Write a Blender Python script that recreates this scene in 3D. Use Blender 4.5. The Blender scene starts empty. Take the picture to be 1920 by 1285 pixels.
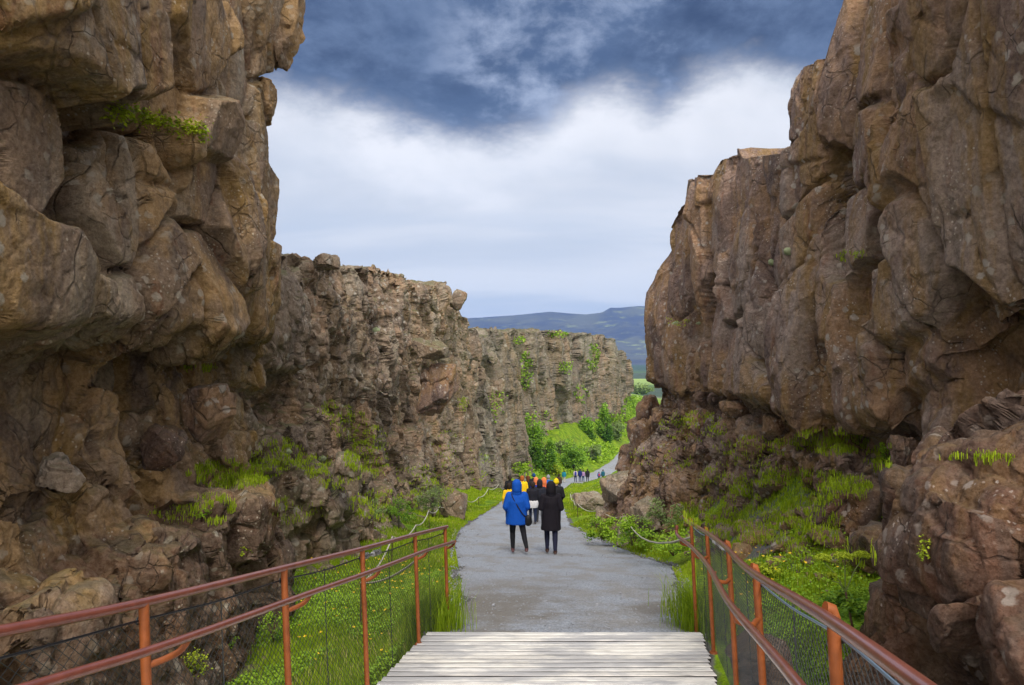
import bpy, bmesh, math, random
import numpy as np
from mathutils import Vector, Matrix
from mathutils.bvhtree import BVHTree

SC = bpy.context.scene
COL = SC.collection
R = math.radians
# ------------------------------------------------------------------ camera
FPX, CX, HZ = 1280.0, 960.0, 672.0          # focal length, centre column, horizon row of the photograph
cam_d = bpy.data.cameras.new('camera'); cam = bpy.data.objects.new('camera', cam_d); COL.objects.link(cam)
cam_d.sensor_width = 36; cam_d.lens = 24.0
cam_d.shift_y = (HZ - 642.5) / 1920
cam_d.clip_start = 0.05; cam_d.clip_end = 40000
cam.location = (0, 0, 0); cam.rotation_euler = (R(90), 0, 0)
SC.camera = cam
SC.view_settings.view_transform = 'Standard'; SC.view_settings.look = 'None'
SC.view_settings.gamma = 1.0; SC.view_settings.use_curve_mapping = False
SC.view_settings.exposure = 0.9
SC.render.engine = 'CYCLES'
SC.cycles.use_denoising = True
SC.cycles.max_bounces = 6; SC.cycles.diffuse_bounces = 3; SC.cycles.volume_bounces = 0
SC.cycles.transparent_max_bounces = 8

# ------------------------------------------------------------------ sun and sky
SUN_EL, SUN_AZ = R(46), R(176)               # azimuth clockwise from +Y: behind the camera, a little left
sun_d = bpy.data.lights.new('sun', 'SUN'); sun = bpy.data.objects.new('sun', sun_d); COL.objects.link(sun)
sun_d.energy = 1.5; sun_d.angle = R(12); sun_d.color = (1.0, 0.94, 0.84)
sdir = Vector((math.sin(SUN_AZ) * math.cos(SUN_EL), math.cos(SUN_AZ) * math.cos(SUN_EL), math.sin(SUN_EL)))
sun.rotation_euler = (-sdir).to_track_quat('-Z', 'Y').to_euler()

class NT:
    """Small helper for building node trees."""
    def __init__(s, tree): s.t = tree; s.n = tree.nodes; s.l = tree.links
    def new(s, typ, **kw):
        n = s.n.new(typ)
        for k, v in kw.items():
            if k.startswith('_'): setattr(n, k[1:], v)
            else:
                key = int(k[1:]) if k[0] == 'i' and k[1:].isdigit() else k.replace('__', ' ')
                s.put(n.inputs[key], v)
        return n
    def put(s, sock, v):
        if isinstance(v, bpy.types.NodeSocket): s.l.new(v, sock)
        elif isinstance(v, (tuple, list)) and len(v) == 3 and sock.type == 'RGBA': sock.default_value = (*v, 1)
        else: sock.default_value = v
    def math(s, op, a, b=0.0, c=0.0, clamp=False):
        n = s.n.new('ShaderNodeMath'); n.operation = op; n.use_clamp = clamp
        s.put(n.inputs[0], a); s.put(n.inputs[1], b)
        if op in ('MULTIPLY_ADD', 'COMPARE', 'SMOOTH_MIN', 'WRAP'): s.put(n.inputs[2], c)
        return n.outputs[0]
    def step(s, v, a, b, lo=0.0, hi=1.0):
        n = s.n.new('ShaderNodeMapRange'); n.interpolation_type = 'SMOOTHSTEP'
        s.put(n.inputs['Value'], v); s.put(n.inputs['From Min'], a); s.put(n.inputs['From Max'], b)
        s.put(n.inputs['To Min'], lo); s.put(n.inputs['To Max'], hi)
        return n.outputs[0]
    def mix(s, f, a, b, mode='MIX'):
        n = s.n.new('ShaderNodeMix'); n.data_type = 'RGBA'; n.blend_type = mode
        s.put(n.inputs[0], f); s.put(n.inputs[6], a); s.put(n.inputs[7], b)
        return n.outputs[2]
    def noise(s, vec, scale, detail=4, rough=0.55, dist=0.0):
        n = s.n.new('ShaderNodeTexNoise')
        s.put(n.inputs['Vector'], vec); s.put(n.inputs['Scale'], scale)
        s.put(n.inputs['Detail'], detail); s.put(n.inputs['Roughness'], rough); s.put(n.inputs['Distortion'], dist)
        return n.outputs['Fac']
    def vor(s, vec, scale, feat='F1', rnd=1.0, out='Distance'):
        n = s.n.new('ShaderNodeTexVoronoi'); n.feature = feat
        s.put(n.inputs['Vector'], vec); s.put(n.inputs['Scale'], scale); s.put(n.inputs['Randomness'], rnd)
        return n.outputs[out]
    def mapping(s, vec, scale=(1, 1, 1), loc=(0, 0, 0), rot=(0, 0, 0)):
        n = s.n.new('ShaderNodeMapping'); s.put(n.inputs['Vector'], vec)
        n.inputs['Scale'].default_value = scale; n.inputs['Location'].default_value = loc; n.inputs['Rotation'].default_value = rot
        return n.outputs[0]

def build_world():
    w = bpy.data.worlds.new('World'); SC.world = w; w.use_nodes = True
    t = NT(w.node_tree); t.n.clear()
    sky = t.n.new('ShaderNodeTexSky'); sky.sky_type = 'NISHITA'; sky.sun_disc = False
    sky.sun_elevation = SUN_EL; sky.sun_rotation = SUN_AZ
    co = t.n.new('ShaderNodeTexCoord').outputs['Generated']
    sp = t.n.new('ShaderNodeSeparateXYZ'); t.put(sp.inputs[0], co)
    x, y, z = sp.outputs
    hor = t.math('SQRT', t.math('ADD', t.math('MULTIPLY', x, x), t.math('MULTIPLY', y, y)))
    hor = t.math('MAXIMUM', hor, 0.02)
    el = t.math('DIVIDE', z, hor)                      # tangent of the elevation
    az = t.math('ARCTAN2', x, y)                       # 0 along +Y
    zz = t.math('MAXIMUM', t.math('ADD', z, 0.30), 0.08)
    cb = t.n.new('ShaderNodeCombineXYZ')               # cloud layer seen in perspective
    t.put(cb.inputs[0], t.math('DIVIDE', x, zz)); t.put(cb.inputs[1], t.math('DIVIDE', y, zz)); t.put(cb.inputs[2], 0.0)
    P = cb.outputs[0]
    n1 = t.noise(P, 1.1, 7, 0.55, 0.4)
    n2 = t.noise(t.mapping(P, (1, 1, 1), (7.3, 2.1, 0)), 2.4, 9, 0.6, 0.15)
    n3 = t.noise(t.mapping(P, (0.5, 1.6, 1), (1.3, 9.1, 0)), 1.5, 6, 0.5, 0.3)
    # lower edge of the dark cloud deck: dips left of the middle, lifts to the right, torn by lighter gaps
    edge = t.n.new('ShaderNodeFloatCurve'); cv = edge.mapping.curves[0]
    t.put(edge.inputs['Value'], t.math('MULTIPLY_ADD', az, 1.0, 0.5, clamp=True))
    for k, (px_, py_) in enumerate(((0.0, .385), (.19, .375), (.34, .350), (.45, .330), (.52, .345), (.57, .370), (.65, .395), (.72, .372), (.80, .40), (.90, .385), (1.0, .38))):
        if k < 2: cv.points[k].location = (px_, py_)
        else: cv.points.new(px_, py_)
    edge.mapping.update()
    n4 = t.noise(t.mapping(P, (1, 1, 1), (3.3, 5.1, 0)), 5.5, 9, 0.64, 0.12)
    e2 = t.math('SUBTRACT', t.math('ADD', el, 0.022), edge.outputs[0])
    e2 = t.math('ADD', e2, t.math('MULTIPLY', t.math('SUBTRACT', n2, 0.5), 0.13))
    e2 = t.math('ADD', e2, t.math('MULTIPLY', t.math('SUBTRACT', n4, 0.5), 0.11))
    dark = t.step(e2, -0.03, 0.055)
    rest = t.step(el, 0.75, 1.5)                       # unseen even overcast overhead, brightened as fill for the walls
    lightc = t.mix(t.step(n3, 0.38, 0.62), (0.70, 0.745, 0.83), (0.90, 0.91, 0.95))
    white = t.math('MULTIPLY', t.step(e2, -0.13, -0.02), t.step(n1, 0.36, 0.58))
    lightc = t.mix(t.math('MULTIPLY', white, 0.85), lightc, (1.08, 1.08, 1.12))
    lightc = t.mix(t.step(el, 0.16, 0.0), lightc, (0.86, 0.89, 0.94))
    band = t.math('MULTIPLY', t.step(t.noise(t.mapping(P, (0.35, 1.5, 1)), 1.6, 6, 0.55), 0.47, 0.62), t.math('MULTIPLY', t.step(el, 0.27, 0.16), t.step(el, 0.0, 0.04)))
    lightc = t.mix(t.math('MULTIPLY', band, 0.6), lightc, (0.58, 0.66, 0.79))
    darkc = t.mix(t.step(n4, 0.34, 0.68), t.mix(t.step(n2, 0.36, 0.62), (0.018, 0.036, 0.098), (0.055, 0.095, 0.20)), (0.14, 0.20, 0.34))
    hole = t.math('MULTIPLY', t.step(t.math('ADD', t.math('MULTIPLY', n1, 0.6), t.math('MULTIPLY', n4, 0.4)), 0.50, 0.62), t.math('MULTIPLY', t.step(az, -0.16, -0.02), t.step(az, 0.36, 0.22)))
    darkc = t.mix(t.math('MULTIPLY', hole, 0.8), darkc, (0.52, 0.60, 0.78))
    cl = t.mix(dark, lightc, darkc)
    cl = t.mix(rest, cl, (2.5, 2.5, 2.55))
    back = t.step(y, 0.25, -0.3)                       # behind the camera: unseen even cloud, brightened to add fill light
    cl = t.mix(back, cl, (2.35, 2.2, 2.0))
    cl = t.mix(t.step(z, 0.0, -0.03), cl, (0.25, 0.25, 0.22))
    b1 = t.new('ShaderNodeBackground', Color=sky.outputs[0], Strength=0.08)
    b2 = t.new('ShaderNodeBackground', Color=cl, Strength=0.53)
    ms = t.n.new('ShaderNodeMixShader'); ms.inputs[0].default_value = 0.9
    t.l.new(b1.outputs[0], ms.inputs[1]); t.l.new(b2.outputs[0], ms.inputs[2])
    o = t.n.new('ShaderNodeOutputWorld'); t.l.new(ms.outputs[0], o.inputs[0])
build_world()

# ------------------------------------------------------------------ helpers
def px(x, y, Y):
    """World point that stands Y metres ahead on the line through column x, row y of the photograph."""
    return Vector(((x - CX) / FPX * Y, Y, (HZ - y) / FPX * Y))

def meta(o, label=None, cat=None, group=None, kind=None):
    for k, v in (('label', label), ('category', cat), ('group', group), ('kind', kind)):
        if v: o[k] = v
    return o

def mesh_np(name, v, faces, mat=None, smooth=True, parent=None, sharp=None):
    """faces: list of int arrays shaped (n, k)."""
    me = bpy.data.meshes.new(name)
    v = np.asarray(v, np.float32)
    me.vertices.add(len(v)); me.vertices.foreach_set('co', v.ravel())
    faces = [np.asarray(f, np.int32) for f in faces if len(f)]
    nl = sum(f.size for f in faces); nf = sum(len(f) for f in faces)
    me.loops.add(nl); me.loops.foreach_set('vertex_index', np.concatenate([f.ravel() for f in faces]))
    tot = np.concatenate([np.full(len(f), f.shape[1], np.int32) for f in faces])
    st = np.concatenate([[0], np.cumsum(tot)[:-1]]).astype(np.int32)
    me.polygons.add(nf); me.polygons.foreach_set('loop_start', st); me.polygons.foreach_set('loop_total', tot)
    me.polygons.foreach_set('use_smooth', np.full(nf, smooth))
    me.update(calc_edges=True); me.validate()
    if sharp: me.set_sharp_from_angle(angle=R(sharp))
    o = bpy.data.objects.new(name, me); COL.objects.link(o)
    if mat: me.materials.append(mat)
    if parent: o.parent = parent
    return o

def mesh_bm(name, bm, mat, parent=None, smooth=False, sharp=None):
    me = bpy.data.meshes.new(name); bm.to_mesh(me); bm.free()
    for p in me.polygons: p.use_smooth = smooth or bool(sharp)
    if sharp: me.set_sharp_from_angle(angle=R(sharp))
    o = bpy.data.objects.new(name, me); COL.objects.link(o)
    if mat: me.materials.append(mat)
    if parent: o.parent = parent
    return o

def empty(name, loc=(0, 0, 0)):
    o = bpy.data.objects.new(name, None); o.location = loc; COL.objects.link(o); o.empty_display_size = 0.2
    return o

def attr(o, name, vals):
    a = o.data.attributes.new(name, 'FLOAT', 'POINT'); a.data.foreach_set('value', np.asarray(vals, np.float32))

M32 = np.uint32(0xffffffff)
def hsh(i, j, k, s):
    with np.errstate(over='ignore'):
        h = (i.astype(np.uint32) * np.uint32(374761393)) ^ (j.astype(np.uint32) * np.uint32(668265263)) ^ (k.astype(np.uint32) * np.uint32(2147483647 - 1013)) ^ np.uint32(s * 2654435 + 12345)
        h = (h ^ (h >> np.uint32(13))) * np.uint32(1274126177)
        h = (h ^ (h >> np.uint32(16))) * np.uint32(2246822519)
        h = h ^ (h >> np.uint32(13))
    return h
def h01(i, j, k, s):
    return hsh(i, j, k, s).astype(np.float64) / 4294967295.0

def vnoise(p, scale, seed=0):
    q = p * scale; f = np.floor(q).astype(np.int64); u = q - f; u = u * u * (3 - 2 * u)
    r = 0
    for a in (0, 1):
        wx = u[:, 0] if a else 1 - u[:, 0]
        for b in (0, 1):
            wy = u[:, 1] if b else 1 - u[:, 1]
            for c in (0, 1):
                wz = u[:, 2] if c else 1 - u[:, 2]
                r = r + wx * wy * wz * h01(f[:, 0] + a, f[:, 1] + b, f[:, 2] + c, seed)
    return r * 2 - 1
def fbm(p, scale, oct=4, seed=0, gain=0.5):
    r = 0; a = 1.0; t = 0
    for o in range(oct):
        r = r + a * vnoise(p, scale * 2 ** o * np.array([1.0, 1.03, 0.97]), seed + o * 17); t += a; a *= gain
    return r / t

def voronoi(p, sc, seed):
    """Two nearest cells: F1, F2, their lattice ids and the vectors from their centres (cell units)."""
    q = p * np.asarray(sc, float); f = np.floor(q).astype(np.int64); n = len(q)
    F1 = np.full(n, 9.0); F2 = np.full(n, 9.0); A = np.zeros((n, 6)); B2 = np.zeros((n, 6))
    for a in (-1, 0, 1):
        for b in (-1, 0, 1):
            for c in (-1, 0, 1):
                i, j, k = f[:, 0] + a, f[:, 1] + b, f[:, 2] + c
                h = hsh(i, j, k, seed)
                dx = q[:, 0] - (i + 0.1 + 0.8 * (h & np.uint32(1023)) / 1023.0)
                dy = q[:, 1] - (j + 0.1 + 0.8 * ((h >> np.uint32(10)) & np.uint32(1023)) / 1023.0)
                dz = q[:, 2] - (k + 0.1 + 0.8 * ((h >> np.uint32(20)) & np.uint32(1023)) / 1023.0)
                d = np.sqrt(dx * dx + dy * dy + dz * dz)
                new = np.stack([dx, dy, dz, i, j, k], 1)
                near = d < F1; mid = (d < F2) & ~near
                B2[near] = A[near]; A[near] = new[near]; B2[mid] = new[mid]
                F2 = np.where(near, F1, np.where(mid, d, F2)); F1 = np.where(near, d, F1)
    return F1, F2, A, B2

def sstep(x, a, b):
    t = np.clip((x - a) / (b - a), 0, 1); return t * t * (3 - 2 * t)

def blocks(p, size, amp, tilt, seed, crack=0.3, cw=0.12, zs=0.7, blend=0.035):
    """Displacement of jointed rock: each cell is a block with its own set-back and facing."""
    sc = np.array([1.0, 1.0, zs]) / size
    F1, F2, A, B2 = voronoi(p, sc, seed); out = []
    for C in (A, B2):
        ID = C[:, 3:].astype(np.int64); V = C[:, :3]
        r = [h01(ID[:, 0], ID[:, 1], ID[:, 2], seed + 100 + m) for m in range(4)]
        m = 0.0                                                        # a flat face with its corners broken off by four planes
        for k in range(4):
            g = [h01(ID[:, 0], ID[:, 1], ID[:, 2], seed + 200 + 3 * k + q) - 0.5 for q in range(3)]
            m = np.minimum(m, 3.2 * (g[0] * V[:, 0] + g[1] * V[:, 1] + g[2] * V[:, 2]) + 0.30)
        pl = 2 * ((r[1] - .5) * V[:, 1] + (r[2] - .5) * V[:, 2] / zs + (r[3] - .5) * V[:, 0])
        out.append((r[0] - 0.5) * 2 * amp + tilt * (pl * .6 + m * 1.3) * size)
        if len(out) == 1: rnd = r[3]
    e = F2 - F1; w = 0.5 + 0.5 * sstep(e, 0, blend)
    d = out[0] * w + out[1] * (1 - w) - crack * (1 - sstep(e, 0.0, cw)) * amp
    return d, rnd, e
# ------------------------------------------------------------------ materials
def new_mat(name):
    m = bpy.data.materials.new(name); m.use_nodes = True
    t = NT(m.node_tree); t.n.clear()
    out = t.n.new('ShaderNodeOutputMaterial'); b = t.n.new('ShaderNodeBsdfPrincipled')
    t.l.new(b.outputs[0], out.inputs[0])
    return m, t, b

def simple(name, col, rough=0.6, metal=0.0, var=0.0, scale=20, bump=0.0, coat=0.0):
    m, t, b = new_mat(name)
    c = col
    co = t.n.new('ShaderNodeTexCoord').outputs['Object']
    if var:
        n = t.noise(co, scale, 4, 0.6)
        c = t.mix(n, tuple(x * (1 - var) for x in col), tuple(min(1, x * (1 + var)) for x in col))
    t.put(b.inputs['Base Color'], c)
    b.inputs['Roughness'].default_value = rough; b.inputs['Metallic'].default_value = metal
    b.inputs['Coat Weight'].default_value = coat
    if bump:
        bp = t.new('ShaderNodeBump', Strength=0.5, Distance=bump, Height=t.noise(co, scale * 2, 4, 0.6))
        t.l.new(bp.outputs[0], b.inputs['Normal'])
    return m

def rock_mat(name, cols, ochre=0.5, lichen=0.5, moss=0.5, fine=1.0, moss_z=0.6, sc=1.0, bright=1.0, low=None):
    """Weathered lava rock: cols = dark, mid, warm, grey."""
    m, t, b = new_mat(name)
    co = t.n.new('ShaderNodeTexCoord').outputs['Object']
    cell = t.n.new('ShaderNodeAttribute'); cell.attribute_name = 'cell'; cell = cell.outputs['Fac']
    geo = t.n.new('ShaderNodeNewGeometry')
    warp = t.n.new('ShaderNodeVectorMath'); warp.operation = 'MULTIPLY_ADD'
    wn = t.n.new('ShaderNodeTexNoise'); t.put(wn.inputs['Vector'], co); wn.inputs['Scale'].default_value = 1.5 * sc; wn.inputs['Detail'].default_value = 3
    t.put(warp.inputs[0], wn.outputs['Color']); warp.inputs[1].default_value = (0.3, 0.3, 0.3); t.put(warp.inputs[2], co)
    W = warp.outputs[0]
    c = t.mix(t.step(t.math('ADD', t.math('MULTIPLY', cell, 0.5), t.math('MULTIPLY', t.noise(W, 0.8 * sc, 6, 0.68), 0.9)), 0.42, 0.92), cols[0], cols[1])
    c = t.mix(t.step(t.noise(t.mapping(W, (1, 1, 0.6), (3, 1, 7)), 0.9 * sc, 6, 0.66), 0.47, 0.60), c, cols[2])
    c = t.mix(t.math('MULTIPLY', t.step(t.noise(t.mapping(W, (1, 1, 0.5), (9, 4, 2)), 0.6 * sc, 7, 0.68), 0.50, 0.61), 0.85), c, cols[3])
    if ochre:   # rust and ochre runs down the faces
        o1 = t.step(t.noise(t.mapping(W, (2.6, 2.6, 0.28), (5, 0, 3)), 1.0 * sc, 5, 0.6), 0.46, 0.61)
        o2 = t.step(t.noise(t.mapping(co, (1, 1, 1), (2, 8, 1)), 0.35 * sc, 3, 0.5), 0.38, 0.56)
        c = t.mix(t.math('MULTIPLY', t.math('MULTIPLY', o1, o2), ochre), c, (0.42, 0.25, 0.035))
        c = t.mix(t.math('MULTIPLY', t.step(t.noise(t.mapping(W, (3.4, 3.4, 0.3), (1, 2, 5)), 1.3 * sc, 4, 0.6), 0.58, 0.72), ochre * 0.8), c, (0.30, 0.10, 0.025))
        c = t.mix(t.math('MULTIPLY', t.step(t.noise(t.mapping(W, (4.0, 4.0, 0.25), (6, 6, 5)), 1.0 * sc, 4, 0.6), 0.56, 0.70), 0.45), c, (0.055, 0.045, 0.038))
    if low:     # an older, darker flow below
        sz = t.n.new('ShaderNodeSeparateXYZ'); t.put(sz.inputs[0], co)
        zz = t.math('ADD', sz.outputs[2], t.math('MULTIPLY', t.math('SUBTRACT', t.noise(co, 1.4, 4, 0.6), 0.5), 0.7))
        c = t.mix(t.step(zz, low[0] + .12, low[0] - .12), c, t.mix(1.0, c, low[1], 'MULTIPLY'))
    fn = t.noise(co, 19 * sc, 9, 0.80)
    c = t.mix(t.math('MULTIPLY', t.step(fn, 0.30, 0.70), 1.0), t.mix(0.50 * fine, c, (0.03, 0.02, 0.015)), t.mix(0.30 * fine, c, (0.58, 0.54, 0.48)))
    pit = t.step(t.noise(co, 70 * sc, 3, 0.6), 0.60, 0.70)
    c = t.mix(t.math('MULTIPLY', pit, 0.45 * fine), c, (0.025, 0.018, 0.014))
    if lichen:
        v = t.math('ADD', t.vor(W, 5.0 * sc, rnd=1.0), t.math('MULTIPLY', t.math('SUBTRACT', t.noise(co, 22 * sc, 3, 0.6), 0.5), 0.35))
        l1 = t.math('MULTIPLY', t.step(v, 0.30, 0.19), t.step(t.noise(t.mapping(co, (1, 1, 1), (4, 4, 9)), 0.9 * sc, 4, 0.6), 0.45, 0.58))
        c = t.mix(t.math('MULTIPLY', l1, lichen), c, (0.50, 0.48, 0.44))
        v2 = t.math('ADD', t.vor(co, 17.0 * sc, rnd=1.0), t.math('MULTIPLY', t.math('SUBTRACT', t.noise(co, 50 * sc, 2, 0.6), 0.5), 0.4))
        l2 = t.math('MULTIPLY', t.step(v2, 0.24, 0.14), t.step(t.noise(t.mapping(co, (1, 1, 1), (1, 4, 4)), 1.3 * sc, 4, 0.6), 0.50, 0.60))
        c = t.mix(t.math('MULTIPLY', l2, lichen), c, (0.62, 0.59, 0.54))
    if moss:
        nz = t.n.new('ShaderNodeSeparateXYZ'); t.put(nz.inputs[0], geo.outputs['Normal'])
        up = t.math('ADD', nz.outputs[2], t.math('MULTIPLY', t.math('SUBTRACT', t.noise(co, 2.2, 4, 0.6), 0.5), 0.9))
        mc = t.mix(t.noise(co, 9, 4, 0.6), (0.045, 0.055, 0.015), (0.13, 0.15, 0.045))
        c = t.mix(t.math('MULTIPLY', t.step(up, moss_z, moss_z + 0.25), moss), c, mc)
    if bright != 1.0:
        c = t.mix(1.0, c, bright, 'MULTIPLY')
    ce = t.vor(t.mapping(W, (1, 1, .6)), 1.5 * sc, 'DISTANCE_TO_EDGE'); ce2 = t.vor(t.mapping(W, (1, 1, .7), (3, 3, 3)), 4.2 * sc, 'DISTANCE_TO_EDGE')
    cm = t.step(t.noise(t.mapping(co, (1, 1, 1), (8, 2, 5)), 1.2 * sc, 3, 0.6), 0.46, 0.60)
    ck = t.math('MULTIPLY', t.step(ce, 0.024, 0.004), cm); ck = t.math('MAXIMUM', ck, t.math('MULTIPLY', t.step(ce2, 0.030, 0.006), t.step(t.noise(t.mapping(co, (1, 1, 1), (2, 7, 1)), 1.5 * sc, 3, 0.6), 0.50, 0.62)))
    c = t.mix(t.math('MULTIPLY', ck, 0.35), c, (0.03, 0.022, 0.018))                      # crack shade painted dark along the joint lines
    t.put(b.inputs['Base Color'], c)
    b.inputs['Roughness'].default_value = 0.85; b.inputs['Specular IOR Level'].default_value = 0.3
    h = t.math('ADD', t.math('MULTIPLY', t.noise(co, 13 * sc, 9, 0.74), 1.0), t.math('MULTIPLY', t.vor(W, 11 * sc), 0.3))
    h = t.math('SUBTRACT', h, t.math('MULTIPLY', pit, 0.10)); h = t.math('SUBTRACT', h, t.math('MULTIPLY', ck, 0.5))
    bp = t.new('ShaderNodeBump', Strength=1.0, Distance=0.042 / sc, Height=h)
    t.l.new(bp.outputs[0], b.inputs['Normal'])
    return m

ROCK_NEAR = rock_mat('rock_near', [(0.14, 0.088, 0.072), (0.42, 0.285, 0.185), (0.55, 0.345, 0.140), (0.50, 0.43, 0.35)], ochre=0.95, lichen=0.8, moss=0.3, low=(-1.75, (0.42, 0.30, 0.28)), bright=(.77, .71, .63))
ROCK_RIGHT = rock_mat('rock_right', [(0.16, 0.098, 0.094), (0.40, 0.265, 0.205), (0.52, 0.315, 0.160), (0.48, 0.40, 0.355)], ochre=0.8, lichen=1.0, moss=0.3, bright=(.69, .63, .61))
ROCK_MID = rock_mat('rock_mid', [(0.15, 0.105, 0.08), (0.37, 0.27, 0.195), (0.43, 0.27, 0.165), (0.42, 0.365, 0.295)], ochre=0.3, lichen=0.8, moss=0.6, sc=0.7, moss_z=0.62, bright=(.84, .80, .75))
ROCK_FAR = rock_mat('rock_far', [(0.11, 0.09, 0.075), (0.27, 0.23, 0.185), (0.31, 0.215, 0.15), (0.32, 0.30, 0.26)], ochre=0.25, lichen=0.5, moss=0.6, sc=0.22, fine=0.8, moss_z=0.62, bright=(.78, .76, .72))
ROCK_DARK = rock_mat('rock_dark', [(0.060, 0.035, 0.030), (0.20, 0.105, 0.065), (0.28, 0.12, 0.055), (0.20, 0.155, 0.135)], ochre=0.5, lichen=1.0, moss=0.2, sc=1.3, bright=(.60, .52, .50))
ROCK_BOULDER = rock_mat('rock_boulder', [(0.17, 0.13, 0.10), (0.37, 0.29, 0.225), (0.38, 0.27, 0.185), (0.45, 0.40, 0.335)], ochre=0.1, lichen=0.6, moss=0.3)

# ------------------------------------------------------------------ terrain heights
TY = np.array([-8, 0, 5.0, 6.2, 8, 10, 14, 16.8, 20, 24, 28, 40, 60, 80, 99, 120, 140, 170, 238, 350, 500, 2500, 4000, 9000.])
ZC = np.array([-3.6, -3.6, -3.3, -2.56, -2.87, -3.28, -4.2, -4.8, -5.38, -6.08, -6.8, -8.7, -11.9, -15.0, -17.9, -20, -21.3, -22, -22.5, -24, -25, -25, -25, -25.])
PLy = np.array([6.0, 8, 10, 14, 17, 20, 24, 28, 40, 55, 70, 82, 99, 120, 140, 170, 238, 350])
PLx = np.array([-0.80, -0.70, -0.84, -1.22, -1.5, -1.8, -2.0, -2.0, -1.15, -0.45, 0.1, 1.6, 6.0, 14.2, 20.0, 28.0, 48, 90.])
PRx = np.array([1.72, 2.1, 2.55, 3.35, 3.10, 2.85, 2.6, 2.5, 3.1, 4.0, 5.2, 7.8, 13.0, 18.0, 23.5, 31.4, 52, 94.])
def PL(y): return np.interp(y, PLy, PLx)
def PR(y): return np.interp(y, PLy, PRx)
# height above / below the path centre at: left wall, left verge, path edges, right verge, right slope
LW = np.array([-1.3, -1.3, -0.9, -1.05, -0.75, -0.35, 0.20, 0.6, 0.9, 0.95, 0.95, 0.9, 0.9, 1.2, 2.5, 4.0, 4.5, 5.0, 5.0, 2, 1, 0, 0, 0])
LV = np.array([-0.6, -0.6, -0.6, -0.55, -0.45, -0.35, -0.12, -0.05, 0.0, 0.0, 0.0, 0.05, 0.1, 0.1, 0.3, 0.4, 0.5, .5, .5, 0, 0, 0, 0, 0])
RV = np.array([0.1, 0.1, 0.15, 0.0, 0.08, 0.2, 0.25, 0.25, 0.2, 0.2, 0.1, 0.1, 0.1, 0.1, 0.1, 0.1, 0.1, .1, .1, 0, 0, 0, 0, 0])
RW = np.array([0.2, 0.2, 0.35, 0.1, 0.85, 1.6, 2.35, 2.4, 2.0, 1.4, 1.0, 1.0, 1.0, 1.0, 1.0, 1.0, 1.0, 1, 1, 0, 0, 0, 0, 0])
def _rows(Y):
    i = np.clip(np.searchsorted(TY, Y) - 1, 0, len(TY) - 2); f = np.clip((Y - TY[i]) / (TY[i + 1] - TY[i]), 0, 1)
    return i, f
def terrain_z(X, Y, rough=True):
    X = np.asarray(X, float); Y = np.asarray(Y, float)
    zc = np.interp(Y, TY, ZC); pl = PL(Y); pr = PR(Y)
    lw, lv, rv, rw = (np.interp(Y, TY, a) for a in (LW, LV, RV, RW))
    u = np.where(X < pl, pl - X, 0.0); w = np.where(X > pr, X - pr, 0.0)
    vw = 0.7 + 0.012 * np.clip(Y, 0, 300); ww = 2.4 + 0.03 * np.clip(Y, 0, 300)
    left = np.where(u < vw, lv * sstep(u, 0, 1) * 1.0 if False else lv * np.clip(u / vw, 0, 1), lv + (lw - lv) * np.clip((u - vw) / (ww - vw), 0, 1.6))
    right = np.where(w < vw, rv * np.clip(w / vw, 0, 1), rv + (rw - rv) * np.clip((w - vw) / (ww - vw), 0, 1.8))
    z = zc + np.where(X < pl, left, 0) + np.where(X > pr, right, 0)
    off = np.clip(np.maximum(u, w) / 0.6, 0, 1)
    if rough:
        P = np.stack([X, Y, np.zeros_like(X)], -1).reshape(-1, 3)
        n = (fbm(P, 0.9, 3, 5) * 0.14 + fbm(P, 0.12, 2, 9) * np.clip(P[:, 1] / 100, 0, 1) * 1.2).reshape(X.shape)
        far = np.clip(1 - (Y - 300) / 200, 0, 1)
        z = z + n * off * far
    z = z - 0.03 * (1 - off) * (Y > 5.9) * (Y < 345)
    return z

def grass_ground():
    m, t, b = new_mat('ground_cover')
    co = t.n.new('ShaderNodeTexCoord').outputs['Object']
    c = t.mix(t.step(t.noise(co, 1.1, 6, 0.62), 0.35, 0.68), (0.10, 0.20, 0.008), (0.30, 0.43, 0.015))
    c = t.mix(t.math('MULTIPLY', t.step(t.noise(t.mapping(co, (1, 1, 1), (4, 1, 0)), 0.5, 6, 0.6), 0.50, 0.66), 0.6), c, (0.17, 0.19, 0.03))
    c = t.mix(t.step(t.noise(co, 14, 5, 0.7), 0.35, 0.7), t.mix(0.5, c, (0.02, 0.04, 0.005)), c)
    far = t.n.new('ShaderNodeSeparateXYZ'); t.put(far.inputs[0], co)
    fy = far.outputs[1]
    fieldc = t.mix(t.step(t.noise(t.mapping(co, (0.35, 1.6, 1)), 0.006, 4, 0.55), 0.42, 0.60), (0.07, 0.12, 0.035), (0.24, 0.33, 0.09))
    c = t.mix(t.step(fy, 290, 420), c, fieldc)
    c = t.mix(t.step(fy, 900, 1500), c, (0.035, 0.07, 0.05))
    gravel = t.n.new('ShaderNodeAttribute'); gravel.attribute_name = 'bare'; g = gravel.outputs['Fac']
    gn = t.math('ADD', g, t.math('MULTIPLY', t.math('SUBTRACT', t.noise(co, 2.4, 5, 0.65), 0.5), 0.9))
    soil = t.mix(t.noise(co, 30, 4, 0.7), (0.05, 0.05, 0.052), (0.17, 0.165, 0.16))
    c = t.mix(t.step(gn, 0.45, 0.62), c, soil)
    t.put(b.inputs['Base Color'], c); b.inputs['Roughness'].default_value = 0.9; b.inputs['Specular IOR Level'].default_value = 0.15
    bp = t.new('ShaderNodeBump', Strength=0.8, Distance=0.08, Height=t.noise(co, 9, 6, 0.7)); t.l.new(bp.outputs[0], b.inputs['Normal'])
    return m

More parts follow.
